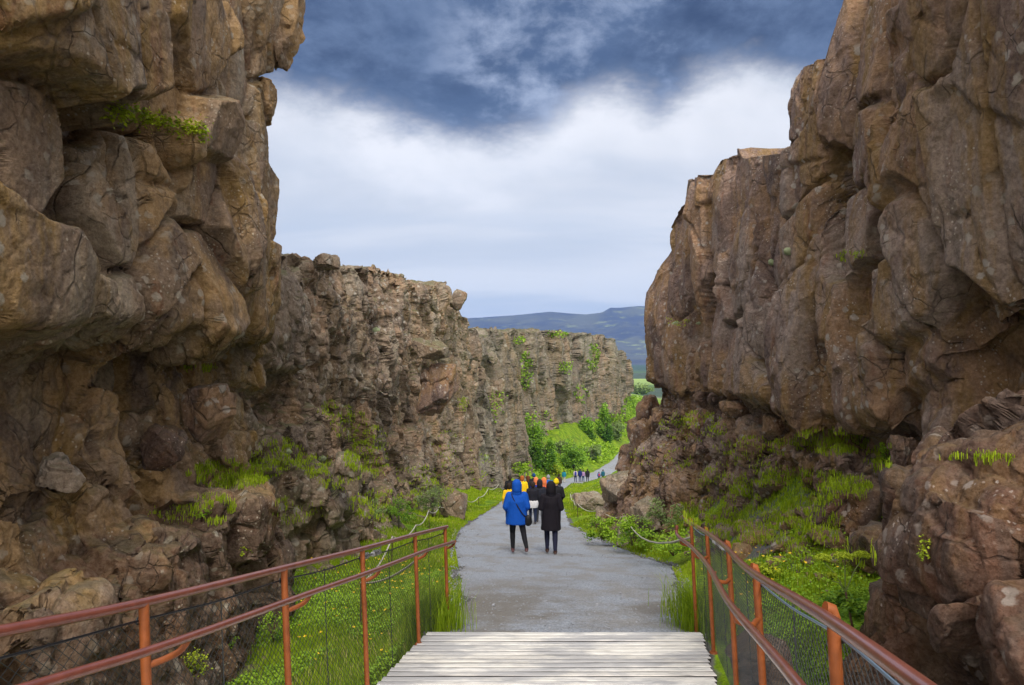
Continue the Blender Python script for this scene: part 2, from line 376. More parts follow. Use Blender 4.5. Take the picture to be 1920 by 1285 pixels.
def axis_grid(lo, hi, d0, g0, g1, grow):
    """coordinates: step d0 between g0 and g1, growing geometrically outside."""
    a = list(np.arange(g0, g1 + 1e-6, d0)); s = d0
    while a[-1] < hi: s *= grow; a.append(a[-1] + s)
    s = d0
    while a[0] > lo: s *= grow; a.insert(0, a[0] - s)
    return np.array(a)
def grid_faces(nx, ny):
    i = np.arange(nx * ny).reshape(ny, nx)
    return np.stack([i[:-1, :-1], i[:-1, 1:], i[1:, 1:], i[1:, :-1]], -1).reshape(-1, 4)
def build_ground():
    xs = axis_grid(-6000, 6000, 0.11, -5.5, 8, 1.045); ys = axis_grid(-60, 9000, 0.11, 3, 32, 1.022)
    X, Y = np.meshgrid(xs, ys); Z = terrain_z(X, Y)
    v = np.stack([X, Y, Z], -1).reshape(-1, 3)
    o = mesh_np('ground', v, [grid_faces(len(xs), len(ys))], grass_ground())
    xf, yf = v[:, 0], v[:, 1]
    u = np.maximum(PL(yf) - xf, xf - PR(yf))
    bare = 0.75 * (1 - sstep(u, 0.0, 0.14)) * (yf > 5.5)
    bare = np.maximum(bare, 0.9 * (1 - sstep(yf, 5.0, 6.6)) * (xf > -1.0))
    # scree on the right slope
    for cx, cy, r in ((3.9, 10.6, 0.55), (4.6, 13.0, .6), (4.0, 15.6, .5), (3.6, 8.8, .3)):
        bare = np.maximum(bare, 0.85 * np.exp(-((xf - cx) ** 2 / r ** 2 + (yf - cy) ** 2 / (1.6 * r) ** 2)))
    bare = np.maximum(bare, 0.5 * (xf > 4.7) * (yf > 7) * (yf < 30))
    attr(o, 'bare', bare)
    meta(o, kind='structure', label='grassy canyon floor sloping down beside the path')
    return o
def build_path():
    m, t, b = new_mat('gravel_path')
    co = t.n.new('ShaderNodeTexCoord').outputs['Object']
    n = t.noise(co, 38, 6, 0.85)
    c = t.mix(t.step(n, 0.3, 0.72), (0.11, 0.125, 0.155), (0.41, 0.445, 0.51))
    c = t.mix(t.math('MULTIPLY', t.step(t.noise(t.mapping(co, (1.1, 0.55, 1)), 1.1, 7, 0.68), 0.45, 0.60), 0.7), c, t.mix(n, (0.10, 0.095, 0.09), (0.31, 0.295, 0.28)))
    sp = t.n.new('ShaderNodeSeparateXYZ'); t.put(sp.inputs[0], co)
    near = t.math('MULTIPLY', t.step(sp.outputs[1], 11.5, 8.0), t.step(t.noise(t.mapping(co, (0.8, 0.8, 1), (3, 3, 0)), 0.8, 7, 0.66), 0.42, 0.58))
    c = t.mix(t.math('MULTIPLY', near, 0.9), c, t.mix(n, (0.06, 0.055, 0.05), (0.24, 0.22, 0.195)))
    pb = t.vor(co, 45, rnd=1.0)
    c = t.mix(t.math('MULTIPLY', t.step(pb, 0.22, 0.10), 0.5), c, (0.42, 0.43, 0.45))
    t.put(b.inputs['Base Color'], c); b.inputs['Roughness'].default_value = 0.85
    h = t.math('ADD', t.math('MULTIPLY', t.noise(co, 5, 6, 0.7), 0.6), t.math('MULTIPLY', t.noise(co, 45, 3, 0.7), 0.3))
    bp = t.new('ShaderNodeBump', Strength=0.9, Distance=0.05, Height=h); t.l.new(bp.outputs[0], b.inputs['Normal'])
    ys = axis_grid(6.12, 340, 0.05, 6.12, 24, 1.02); ys = ys[ys < 340]; k = 60
    f = np.linspace(0, 1, k)
    Y = np.repeat(ys[:, None], k, 1); l = PL(ys)[:, None]; r = PR(ys)[:, None]
    P0 = np.stack([l * 0, ys[:, None], l * 0], -1).reshape(-1, 3)
    wl = fbm(P0, 0.8, 3, 3)[:, None] * 0.18; wr = fbm(P0, 0.8, 3, 8)[:, None] * 0.18
    wl = wl + fbm(P0, 4, 3, 4)[:, None] * .10; wr = wr + fbm(P0, 4, 3, 9)[:, None] * .10
    X = (l + wl) + (r + wr - l - wl) * f[None]
    Z = np.interp(Y, TY, ZC)
    Pn = np.stack([X, Y, X * 0], -1).reshape(-1, 3)
    edge = np.minimum(f, 1 - f)[None]
    Z = Z - 0.07 * (1 - sstep(edge, 0, 0.06)) + 0.012 * fbm(Pn, 2.0, 3, 31).reshape(X.shape)
    o = mesh_np('path', np.stack([X, Y, Z], -1).reshape(-1, 3), [grid_faces(k, len(ys))], m)
    meta(o, kind='structure', label='blue-grey gravel path running down the canyon')
GROUND = build_ground(); build_path()

# ------------------------------------------------------------------ cliffs
def nrm_ref(P, pl, side):
    """Rough outward direction of a wall, column by column."""
    a = np.gradient(P[:, P.shape[1] // 2, :2], axis=0); r = np.stack([a[:, 1], -a[:, 0], a[:, 0] * 0], 1) * side
    return r
def cliff(name, st, side, k, rows, fn, fn2, mat, mins=0.014, sharp=45, gs=1.0, gr=1.0):
    """st: stations (x, y, [(d, z), ...]) along the foot of the cliff; d = how far the profile stands out into the canyon."""
    pl = np.array([[s[0], s[1]] for s in st], float); prof = np.array([s[2] for s in st], float)   # S,K,2
    seg = np.linalg.norm(np.diff(pl, axis=0), axis=1); S = np.concatenate([[0], np.cumsum(seg)])
    s = 0.0; ss = []
    while s < S[-1]:
        ss.append(s); p = [np.interp(s, S, pl[:, 0]), np.interp(s, S, pl[:, 1])]
        s += max(mins, k * math.hypot(*p))
    ss.append(S[-1]); ss = np.array(ss); n = len(ss)
    pos = np.stack([np.interp(ss, S, pl[:, 0]), np.interp(ss, S, pl[:, 1])], 1)
    fine = np.linspace(0, S[-1], 2000)
    fp = np.stack([np.interp(fine, S, pl[:, 0]), np.interp(fine, S, pl[:, 1])], 1)
    tg = np.gradient(fp, axis=0); tg /= np.linalg.norm(tg, axis=1)[:, None] + 1e-9
    wd = max(5, int(2000 * 0.5 / S[-1])) | 1; ker = np.ones(wd) / wd
    tg = np.stack([np.convolve(np.pad(tg[:, i], wd // 2, 'edge'), ker, 'valid') for i in (0, 1)], 1); tg /= np.linalg.norm(tg, axis=1)[:, None]
    t = np.stack([np.interp(ss, fine, tg[:, i]) for i in (0, 1)], 1)
    nr = np.stack([t[:, 1], -t[:, 0]], 1) * side
    K = prof.shape[1]
    pr = np.stack([np.stack([np.interp(ss, S, prof[:, j, c]) for c in (0, 1)], 1) for j in range(K)], 1)  # n,K,2
    L = np.linalg.norm(np.diff(prof, axis=1), axis=2).mean(0); w = L.copy()
    w[0] = min(w[0], 0.12 * w[1:].sum())                           # the flat top needs few rows
    cnt = np.maximum(3, np.round(w / w.sum() * rows)).astype(int)
    cols = []
    for j in range(K - 1):
        f = np.linspace(0, 1, cnt[j], endpoint=False)
        if j == 0: f = 1 - (1 - f) ** 2.5
        cols.append(pr[:, j, None] * (1 - f)[None, :, None] + pr[:, j + 1, None] * f[None, :, None])
    cols.append(pr[:, -1:, :]); C = np.concatenate(cols, 1)        # n,m,2
    # round the profile corners a little
    for _ in range(3):
        C[:, 1:-1] = (C[:, :-2] + 2 * C[:, 1:-1] + C[:, 2:]) / 4
    m = C.shape[1]
    P = np.zeros((n, m, 3)); P[:, :, 0] = pos[:, None, 0] + nr[:, None, 0] * C[:, :, 0]; P[:, :, 1] = pos[:, None, 1] + nr[:, None, 1] * C[:, :, 0]; P[:, :, 2] = C[:, :, 1]
    du = np.gradient(P, axis=0); dv = np.gradient(P, axis=1)
    N = np.cross(du, dv); N /= np.linalg.norm(N, axis=2)[:, :, None] + 1e-9
    if (N[:, m // 2] * np.concatenate([nr, np.zeros((n, 1))], 1)).sum() < 0: N = -N
    nr3 = np.concatenate([nr, np.zeros((n, 1))], 1)[:, None]
    N = N * 0.75 + nr3 * 0.25
    N[:, :cnt[0] + 4] = nr3; N /= np.linalg.norm(N, axis=2)[:, :, None]     # the flat top only shifts sideways with the brink
    d = fn(P.reshape(-1, 3)).reshape(n, m)
    for _ in range(1):                                             # soften the steps between blocks over a few vertices
        d[1:-1] = (d[:-2] + 2 * d[1:-1] + d[2:]) / 4; d[:, 1:-1] = (d[:, :-2] + 2 * d[:, 1:-1] + d[:, 2:]) / 4
    back = np.clip(np.arange(m) / max(1, cnt[0]), 0, 1)[None]        # displacement fades over the flat top behind the brink
    P = P + N * (d * np.maximum(back, 0.15))[:, :, None]
    # move samples to where the surface is stretched: along the wall, then up it
    def blur(a, r):
        for ax in (0, 1):
            a = np.moveaxis(a, ax, 0); c = np.cumsum(np.pad(a, ((r + 1, r), (0, 0)), 'edge'), 0); a = (c[2 * r + 1:] - c[:-2 * r - 1]) / (2 * r + 1); a = np.moveaxis(a, 0, ax)
        return a
    def redistribute(P, frozen, gain):
        """P (a, b, 3): new samples along axis 0; rows of the top before `frozen` on axis 0 stay."""
        a_, b_ = P.shape[:2]
        D = np.sqrt((np.diff(P, axis=0) ** 2).sum(2)) / (np.linalg.norm(P[:-1], axis=2) + .5)
        D = blur(D, 3); base = blur(D, max(8, a_ // 12)); D = D ** gain * base ** (1 - gain) + .25 * base
        if frozen: D[:frozen] = D[frozen:frozen + 1] * 0 + 1e9
        M = int(a_ * 1.12); out = np.zeros((M, b_, 3))
        for j in range(b_):
            col = D[:, j]
            if frozen:
                c = np.concatenate([[0], np.cumsum(col[frozen:])]); u = np.concatenate([np.arange(frozen), frozen + np.interp(np.linspace(0, c[-1], M - frozen), c, np.arange(len(c)))])
            else:
                c = np.concatenate([[0], np.cumsum(col)]); u = np.interp(np.linspace(0, c[-1], M), c, np.arange(a_))
            for q in range(3): out[:, j, q] = np.interp(u, np.arange(a_), P[:, j, q])
        return out
    P = redistribute(P, 0, .9)
    P = redistribute(P.transpose(1, 0, 2), cnt[0], .9).transpose(1, 0, 2)
    n, m = P.shape[:2]
    N = np.cross(np.gradient(P, axis=0), np.gradient(P, axis=1)); N /= np.linalg.norm(N, axis=2)[:, :, None] + 1e-9
    if (N[:, m // 2] * nrm_ref(P, pl, side)).sum() < 0: N = -N
    d2, cell = fn2(P.reshape(-1, 3)); P = P + N * d2.reshape(n, m)[:, :, None]
    v = P.reshape(-1, 3)
    i = np.arange(n * m).reshape(n, m)
    if side > 0: f = np.stack([i[:-1, :-1], i[:-1, 1:], i[1:, 1:], i[1:, :-1]], -1).reshape(-1, 4)
    else: f = np.stack([i[:-1, :-1], i[1:, :-1], i[1:, 1:], i[:-1, 1:]], -1).reshape(-1, 4)
    o = mesh_np(name, v, [f], mat, sharp=sharp)
    attr(o, 'cell', cell)
    return o

def warp(p, a, sc, seed):
    return p + a * np.stack([fbm(p, sc, 3, seed), fbm(p, sc, 3, seed + 5), fbm(p, sc, 3, seed + 9)], 1)

def macro(p, sites, wx, zf=.6):
    """Hand set big blocks. sites: (column, row, set-out, tilt along the wall, tilt up, size) seen on a wall wx metres aside."""
    c = []
    for s in sites:
        Y = wx * FPX / (s[0] - CX); c.append((Y, (HZ - s[1]) / FPX * Y))
    c = np.array(c); q = p[:, 1:3]
    F1 = np.full(len(p), 99.0); F2 = F1.copy(); idx = np.zeros(len(p), int)
    for j, s in enumerate(sites):
        d = np.hypot(q[:, 0] - c[j, 0], (q[:, 1] - c[j, 1]) * zf) / s[5]
        near = d < F1; F2 = np.where(near, F1, np.minimum(F2, d)); F1 = np.where(near, d, F1); idx[near] = j
    a = np.array([s[2:5] for s in sites])[idx]; dq = q - c[idx]
    d = a[:, 0] + a[:, 1] * dq[:, 0] + a[:, 2] * dq[:, 1]
    e = F2 - F1; m = 0.0; cf = zf if zf < .55 else 1.0; sz = np.array([s[5] for s in sites])[idx]
    for k in range(5):                                                 # corners broken off the flat face
        g = [h01(idx, idx * 3 + k, idx * 5, 50 + q) - .5 for q in (0, 1)]
        m = np.minimum(m, (g[0] * dq[:, 0] + g[1] * dq[:, 1]) * 1.15 + .30 * sz)
    gg = [h01(idx, idx * 7, idx * 5, 90 + q) - .5 for q in (0, 1)]
    d = d + (gg[0] * dq[:, 0] + gg[1] * dq[:, 1]) * .28
    return d + m * cf + .03 - 0.24 * (1 - sstep(e, 0, 0.05)), e, h01(idx, idx * 3, idx * 7, 4)

SITES_A = [  # col,row,out,tiltY,tiltZ,size
 (60, 60, .60, .05, -.05, 1.35), (150, 120, .50, .0, .0, 1.0), (95, 250, -.50, 0, .3, .8), (170, 235, -.35, .2, 0, .6),
 (235, 60, .08, .2, 0, 1.0), (225, 160, .0, .2, 0, .8), (330, 70, .22, -.1, .15, 1.1), (300, 185, .0, 0, 0, 1.0), (400, 90, .12, .1, .1, 1.0),
 (420, 200, -.05, .1, 0, .9), (470, 130, -.18, .1, 0, .9), (505, 60, .12, 0, .1, .9), (515, 220, -.12, 0, 0, .8), (475, 290, -.06, .1, 0, .8),
 (345, 290, .38, .0, .12, 1.1), (385, 410, .42, -.1, -.1, 1.15), (300, 240, .40, 0, .05, .6), (225, 390, .10, .15, 0, 1.1), (250, 500, .20, .1, -.2, 1.0),
 (180, 320, -.1, .1, 0, .8), (40, 290, .05, .0, .1, 1.1), (150, 420, .10, .1, 0, .9), (70, 410, -.28, .1, -.35, 1.0), (130, 490, -.12, .2, -.3, .8),
 (40, 590, .34, .05, .1, 1.25), (150, 620, .22, .1, -.1, 1.1), (350, 560, .38, -.1, -.25, 1.1), (270, 600, .22, .1, -.2, .9), (440, 520, .30, -.2, -.05, 1.0),
 (480, 590, .12, -.2, -.1, 1.0), (505, 420, -.05, 0, 0, 1.0), (525, 520, -.1, 0, 0, .8)]
def fn_A(p):
    w = warp(warp(p, 0.05, .8, 3), .02, 5, 4)
    up = sstep(p[:, 2] + 0.25 * fbm(p, .8, 2, 44), 0.0, 0.5)
    d1, e1, c1 = macro(w, SITES_A, -4.0)
    d2, c2, e2 = blocks(w, 0.90, 0.17, 0.20, 21, crack=.6, cw=.06)
    d2b, c2b, e2b = blocks(w, 1.1, 0.07, 0.14, 27, crack=1.4, cw=.04, zs=.4)
    return up * (d1 + d2b) + (1 - up) * d2 * 1.2
def fine(p, low, size, seed, amp=1.0, zs=.7):
    """Small joints, chips and grain; low = how broken the rock is (0..1)."""
    q = warp(p, size * .14, 1.6 / size, seed + 60)
    d3, c3, e3 = blocks(q, size, 0.17 * size, 0.22, seed, crack=.5, cw=.10, zs=zs)
    d4, c4, e4 = blocks(q, size * 2.6, 0.0001, 0.0, seed + 5)
    d5, c5, e5 = blocks(q, size * .42, .07 * size, .16, seed + 9, crack=.6, cw=.12)
    d = d3 * (.16 + .84 * low) + d5 * (.22 + .6 * low) + (0.030 * fbm(p, 3.0 / size, 5, seed + 3, .65)) * size * (.8 + .4 * low)
    return d * amp, c4 * .55 + c3 * .45
def fn2_A(p):
    up = sstep(p[:, 2] + 0.25 * fbm(p, .8, 2, 44), 0.0, 0.5); led = 1 - sstep(p[:, 2], -2.0, -1.7)
    return fine(p, (1 - up) * (.75 - .2 * led), .36, 22)
def prof(top, lip=0.25, dl=0.0, ledge=-1.75, dle=0.75, base=-5.2, cap=12, rec=-.34, f0=0.0):
    return [(-cap, top + .3), (-.25, top), (0.0 + f0, top * .62 + .2), (dl + .22, lip + .55), (dl + .12, lip + .05), (rec, lip - .22), (rec + .05, -.85), (-.05, ledge + .35), (.05, ledge + .05),
            (dle, ledge - .12), (dle + .12, ledge - .9), (dle + .35, base)]
def build_cliff_A():
    st = []
    for x, y, lip, dle in ((-4.3, -1, 0, .9), (-4.1, 2.5, 0, .85), (-4.0, 5.3, -.05, .85), (-4.0, 7.2, .18, .8), (-4.05, 9.0, .15, .75), (-4.1, 9.9, .15, .55), (-4.1, 10.6, .14, .1), (-4.12, 11.7, .2, .05)):
        st.append((x, y, prof(9.0, lip, 0, -1.72, dle)))
    st.append((-4.35, 12.15, prof(8.6, .2, 0, -1.8, .0))); st.append((-5.3, 12.5, prof(7.0, .2, 0, -1.8, 0))); st.append((-9, 13.0, prof(7.0, .2, 0, -1.8, 0)))
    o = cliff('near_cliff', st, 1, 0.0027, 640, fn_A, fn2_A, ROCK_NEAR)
    meta(o, kind='structure', label='tall overhanging near left cliff of brown lava rock')
    return o
def fn_B(p):
    w = warp(p, 0.14, .9, 13); near = sstep(p[:, 1], 22, 13)
    d1, c1, e1 = blocks(w, 2.4, 0.32, 0.22, 31, crack=.3, cw=.05)
    d2, c2, e2 = blocks(w, 1.0, 0.16, 0.30, 32, crack=.5, cw=.08)
    d = d1 * (1 - .6 * near) + d2
    # the little cave low in the wall
    cv = np.exp(-(((p[:, 1] - 12.9) / 1.0) ** 2 + ((p[:, 2] + .72) / .42) ** 2) ** 2)
    sm = np.exp(-(((p[:, 1] - 12.9) / 1.6) ** 2 + ((p[:, 2] - .9) / 1.1) ** 2) ** 2)
    return d * (1 - .75 * sm) + .2 * sm - 1.0 * cv
def fn2_B(p):
    return fine(p, np.full(len(p), .9) - .6 * np.exp(-(((p[:, 1] - 12.9) / 1.6) ** 2 + ((p[:, 2] - .9) / 1.1) ** 2) ** 2), .46, 33)
def profB(top, base, k=0.0, led=-2.2, dle=.9, cap=25):
    return [(-cap, top + .6), (-.3, top), (-.1, top - .8), (.0, top * .5 + led * .5 + .4), (.15, led + .9), (.15, led + .25), (dle, led), (dle + .15, (led + base) / 2), (dle + .3, base - .8)]
def build_cliff_B():
    tops = [(8.0, -5.6, 2.9, -4.8, -1.9, .1), (10.2, -4.9, 2.9, -4.8, -1.9, .2), (11.3, -4.5, 2.9, -4.8, -1.9, .35), (12.3, -4.35, 2.75, -5, -1.9, .5), (13.3, -4.25, 2.15, -5, -2.2, .7), (15, -4.35, 2.3, -5.4, -2.6, .9), (17, -4.5, 2.3, -5.6, -2.9, .8), (20, -4.6, 2.65, -6.2, -3.4, .7), (25, -4.7, 3.3, -7, -4.4, .7),
            (30, -4.65, 3.75, -8, -5.4, .6), (36, -4.4, 4.0, -9, -6.6, .4), (40, -4.3, 4.1, -9.6, -7.2, .3), (44, -4.15, 4.8, -10, -7.8, .3), (46, -4.1, 5.2, -10, -8, .3), (48.5, -4.05, 4.4, -11, -8.6, .3),
            (52, -3.9, 4.6, -11.5, -9, .3), (55, -3.7, 3.6, -12, -9.6, .3), (59.5, -3.35, 2.8, -12.6, -10.5, .3), (62, -3.9, 2.4, -13, -11, .2), (66, -8, 2.2, -13.5, -12, 0)]
    st = [(x, y, profB(t, b, 0, l, dl)) for y, x, t, b, l, dl in tops]
    o = cliff('middle_cliff', st, 1, 0.0033, 430, fn_B, fn2_B, ROCK_MID)
    meta(o, kind='structure', label='fractured middle left cliff stepping down from the tall near one')
    return o
def fn_C(p):
    w = warp(p, .7, .2, 53)
    d1, c1, e1 = blocks(w, 9.0, 1.7, .14, 41, crack=.5, cw=.05, zs=.2)
    d2, c2, e2 = blocks(w, 3.2, .75, .16, 42, crack=.7, cw=.08, zs=.22)
    d = d1 + d2
    for y, z, a, b, dep in ((132, -9, 2.6, 5.5, 4), (187, -10, 2, 8, 3)):
        d -= dep * np.exp(-(((p[:, 1] - y) / a) ** 2 + ((p[:, 2] - z) / b) ** 2) ** 2)
    return d
def fn2_C(p):
    return fine(p, np.ones(len(p)), 1.3, 43, .9, .3)
def build_cliff_C():
    row = [(52, -4.9, 2.4, -14), (57, -3.7, 2.6, -14), (62, -3.2, 2.8, -14.5), (66, -2.9, 3.0, -15), (80, -1.0, 3.4, -17), (105, .6, 4.3, -20), (135, 6.5, 5.0, -22), (170, 19.5, 5.9, -23), (200, 30, 6.0, -24), (222, 35, 5.4, -24), (226, 35.6, 3.0, -24), (232, 36.9, 4.6, -24), (236, 37.8, 1.8, -24), (266, 45.2, -0.8, -25), (278, 49, -3.0, -25), (290, 48, -4.5, -25), (300, 35, -5, -25), (305, -10, -5, -25)]
    row = np.array(row, float); rs = np.random.RandomState(6); fine_row = []
    for r0, r1 in zip(row, row[1:]):                                   # ragged skyline: the brink steps up and down between blocks
        n = max(1, int(np.hypot(*(r1 - r0)[:2]) / 5))
        for k in range(n):
            q = r0 + (r1 - r0) * k / n; h = rs.uniform(-1.3, .7) * min(1, q[0] / 110); fine_row += [q + [0, 0, h, 0], r0 + (r1 - r0) * (k + .85) / n + [0, 0, h, 0]]
    st = [(x, y, [(-60, t + 1), (-1.0, t), (-.2, t - 2), (.3, (t + b) / 2), (1.2, b)]) for y, x, t, b in fine_row]
    o = cliff('far_cliff', st, 1, 0.0033, 330, fn_C, fn2_C, ROCK_FAR, mins=.1)
    meta(o, kind='structure', label='long grey-brown far cliff running away behind the birch trees')
    return o
SITES_D = [
 (1860, 60, .35, .05, .1, 1.1), (1760, 80, .22, .1, .1, 1.0), (1850, 330, .28, .03, .03, 1.9), (1800, 470, .30, .02, -.05, 1.3), (1660, 120, .10, -.1, 0, 1.1), (1655, 280, .12, -.25, 0, 1.1),
 (1650, 400, .10, -.1, 0, .9), (1595, 315, -.70, 0, 0, .45), (1600, 200, .12, 0, 0, .8), (1535, 200, .10, 0, 0, .9), (1540, 330, .16, 0, .0, 1.1), (1545, 440, .18, 0, -.1, 1.1), (1480, 330, -.10, 0, 0, .8), (1605, 440, -.30, .2, 0, .6),
 (1440, 370, .08, .05, 0, 1.1), (1460, 460, -.02, 0, 0, .9), (1385, 350, -.18, 0, 0, .7), (1395, 470, .10, 0, -.05, 1.1), (1320, 400, .08, 0, 0, 1.2), (1310, 500, .15, 0, -.05, 1.0),
 (1320, 580, -.35, 0, -.2, .7), (1560, 600, .30, 0, -.05, 1.5), (1500, 540, .16, 0, 0, .9), (1410, 580, .18, 0, 0, 1.0), (1400, 680, .20, 0, -.05, 1.1), (1330, 680, .16, .1, 0, 1.0), (1262, 640, .24, .1, 0, 1.0), (1265, 560, .05, 0, 0, .8),
 (1655, 560, -.35, 0, 0, .6), (1690, 520, -.05, 0, 0, .7), (1740, 640, .30, -.05, -.1, 1.2), (1700, 720, .25, 0, 0, .8), (1850, 620, -.3, 0, 0, 1.1)]
def fn_D(p):
    w = warp(warp(p, 0.05, .8, 63), .02, 5, 64)
    up = sstep(p[:, 2] + 0.2 * fbm(p, .8, 2, 44), -1.15, -.75)
    d1, e1, c1 = macro(w, SITES_D, 5.0, .5)
    d2, c2, e2 = blocks(w, 0.95, 0.20, 0.22, 51, crack=.5, cw=.07)
    d2b, c2b, e2b = blocks(w, 1.25, 0.15, 0.12, 57, crack=1.0, cw=.035, zs=.16)
    d2c, c2c, e2c = blocks(w, .75, 0.035, 0.10, 58, crack=1.4, cw=.04, zs=.5)
    return up * (d1 * .9 + d2b + d2c) + (1 - up) * d2 * 1.2
def fn2_D(p):
    up = sstep(p[:, 2] + 0.2 * fbm(p, .8, 2, 44), -1.15, -.75)
    return fine(p, 1 - up, .40, 52)
def build_cliff_D():
    rows = [(1.0, 4.4, 8, .5, -2.4), (4, 4.5, 8, .5, -2.4), (6.5, 4.7, 7.5, .45, -2.4), (8.0, 4.85, 7, -.2, -2.2), (9.2, 5.0, 6.0, -.75, -2.0), (10.2, 4.95, 5.6, -.8, -2.0), (10.35, 4.95, 4.55, -.85, -2.1), (11.85, 4.9, 5.0, -.95, -2.2), (11.95, 4.9, 4.2, -.98, -2.2), (12.6, 4.95, 4.25, -1.0, -2.3),
            (12.7, 4.98, 3.8, -1.0, -2.3), (15.4, 5.1, 4.5, -1.03, -2.5), (15.6, 5.1, 4.8, -1.03, -2.5), (17.3, 5.15, 5.0, -1.03, -2.5), (17.5, 5.15, 4.7, -1.05, -2.6), (20.6, 5.15, 5.35, -1.05, -3.2), (20.8, 5.15, 4.9, -1.05, -3.4), (22.2, 5.2, 4.1, -1.05, -3.7), (23.0, 5.15, 2.9, -1.1, -3.9), (23.9, 4.95, 1.6, -1.1, -4.4),
            (24.6, 5.3, 1.2, -1.1, -4.6), (25.5, 7.5, 1.0, -1.1, -5), (26, 14, 1, -1.1, -5)]
    st = []
    for y, x, t, lip, led in rows:
        q = float(np.interp(y, [17, 21.5], [0, 1])); g = float(np.interp(y, [7.5, 9.5, 16, 18.5], [0, 1, 1, 0]))
        st.append((x, y, [(-14, t + .2), (.06, t), (.10, t * .6 + lip * .4), (.1, lip + .5), (.05, lip + .05), (-.26 + q * .2, lip - .10), (-.22 + q * .2, lip - .4), (.0 + q * .2, lip - .7), (.05 + q * .3, (lip + led) / 2 - .5 + q * .6), (.30 + q * .55 - g * .2, led - .3 + q * 1.1), (.5 + q * .85 - g * .3, led - 1.3 + q * 1.4), (.7 + q * 1.6, led - 3 + q * 1.2)]))
    o = cliff('right_cliff', st, -1, 0.0027, 600, fn_D, fn2_D, ROCK_RIGHT)
    meta(o, kind='structure', label='massive right cliff of purplish brown blocks ending in a corner')
    return o
def fn_E(p):
    w = warp(p, 0.12, 1.6, 73)
    d1, c1, e1 = blocks(w, 1.25, 0.14, 0.16, 61, crack=.9, cw=.05)
    d2, c2, e2 = blocks(w, 0.5, 0.06, 0.18, 62, crack=.6, cw=.1)
    cv = np.exp(-(((p[:, 1] - 4.0) / .8) ** 2 + ((p[:, 2] + 1.95) / .25) ** 2) ** 2)
    return d1 + d2 - .7 * cv + .14
def fn2_E(p):
    return fine(p, np.full(len(p), .35), .24, 65)
def build_cliff_E():
    rows = [(6.6, 7.0, -.1), (6.2, 5.4, -.15), (5.7, 3.9, -.2), (5.2, 3.0, -.25), (4.5, 2.55, -.3), (3.6, 2.35, -.25), (2.4, 2.45, -.1), (.8, 2.9, 0), (-1, 3, 0)]
    st = [(x, y, [(-1.7, t + .10), (-.75, t + .03), (-.55, t - .15), (-.35, -.6), (-.02, -.78), (.08, -1.3), (.0, -1.7), (.2, -2.0), (.38, -2.3), (.5, -3), (.6, -4.6)]) for y, x, t in rows[::-1]]
    o = cliff('lower_cliff', st, -1, 0.0030, 420, fn_E, fn2_E, ROCK_DARK, mins=.012)
    meta(o, kind='structure', label='dark reddish rock mass beyond the right railing')
    return o
CL = [build_cliff_A(), build_cliff_B(), build_cliff_C(), build_cliff_D(), build_cliff_E()]
# ------------------------------------------------------------------ mountains and haze
def build_mountain():
    m, t, b = new_mat('mountain')
    co = t.n.new('ShaderNodeTexCoord').outputs['Object']
    c = t.mix(t.step(t.noise(t.mapping(co, (1, 1, 2.5)), 0.004, 6, 0.6), 0.4, 0.62), (0.010, 0.020, 0.055), (0.045, 0.055, 0.060))
    c = t.mix(t.step(t.noise(t.mapping(co, (1, 1, 3)), 0.009, 6, 0.65), 0.55, 0.70), c, (0.15, 0.19, 0.08))
    t.put(b.inputs['Base Color'], c); b.inputs['Roughness'].default_value = 0.95
    rx = np.array([-3200, 700, 880, 960, 1030, 1100, 1128, 1145, 1160, 1200, 1232, 1300, 1500, 5000])
    ry = np.array([640, 606, 597, 592, 584, 589, 586, 577, 577, 574, 576, 582, 600, 650])
    xs = np.linspace(-2600, 3800, 420); ys = np.linspace(2500, 5600, 190)
    X, Y = np.meshgrid(xs, ys)
    ridge = (HZ - np.interp(CX + xs / 4000 * FPX, rx, ry)) / FPX * 4000 + 32
    up = np.where(Y < 4000, np.clip((Y - 2550) / 1450, 0, 1) ** 1.25, 1 - 0.3 * np.clip((Y - 4000) / 1500, 0, 1))
    P = np.stack([X, Y, X * 0], -1).reshape(-1, 3)
    rg = np.abs(fbm(P, 0.0028, 5, 77)).reshape(X.shape); n = fbm(P, 0.0012, 3, 71).reshape(X.shape)
    Z = -30 + ridge[None] * up - (rg * 170 + n * 30) * up * np.clip((4000 - Y) / 500, 0.05, 1)
    o = mesh_np('mountain', np.stack([X, Y, Z], -1).reshape(-1, 3), [grid_faces(len(xs), len(ys))], m)
    meta(o, kind='structure', label='broad dark blue mountain on the horizon with a small rocky peak')
    # low lava fields in front of it
    m2 = simple('lava_plain', (0.030, 0.055, 0.035), 0.95, var=0.5, scale=0.01)
    for Y0, z0, x0, x1, nm in ((430, -24.2, 30, 260, 3), (820, -22, 60, 500, 5)):
        xs = np.linspace(x0, x1, 80); ys = np.linspace(Y0, Y0 * 1.25, 30); X, Y = np.meshgrid(xs, ys)
        P = np.stack([X, Y, X * 0], -1).reshape(-1, 3)
        f = np.minimum(np.clip((Y - Y0) / (Y0 * .06), 0, 1), np.clip((Y0 * 1.25 - Y) / (Y0 * .06), 0, 1))
        Z = -26 + (1.6 + nm * .6 + 1.5 * fbm(P, .05, 4, nm).reshape(X.shape)) * f
        o = mesh_np('hill', np.stack([X, Y, Z], -1).reshape(-1, 3), [grid_faces(80, 30)], m2); meta(o, kind='structure', label='low dark green lava rise on the plain')
build_mountain()
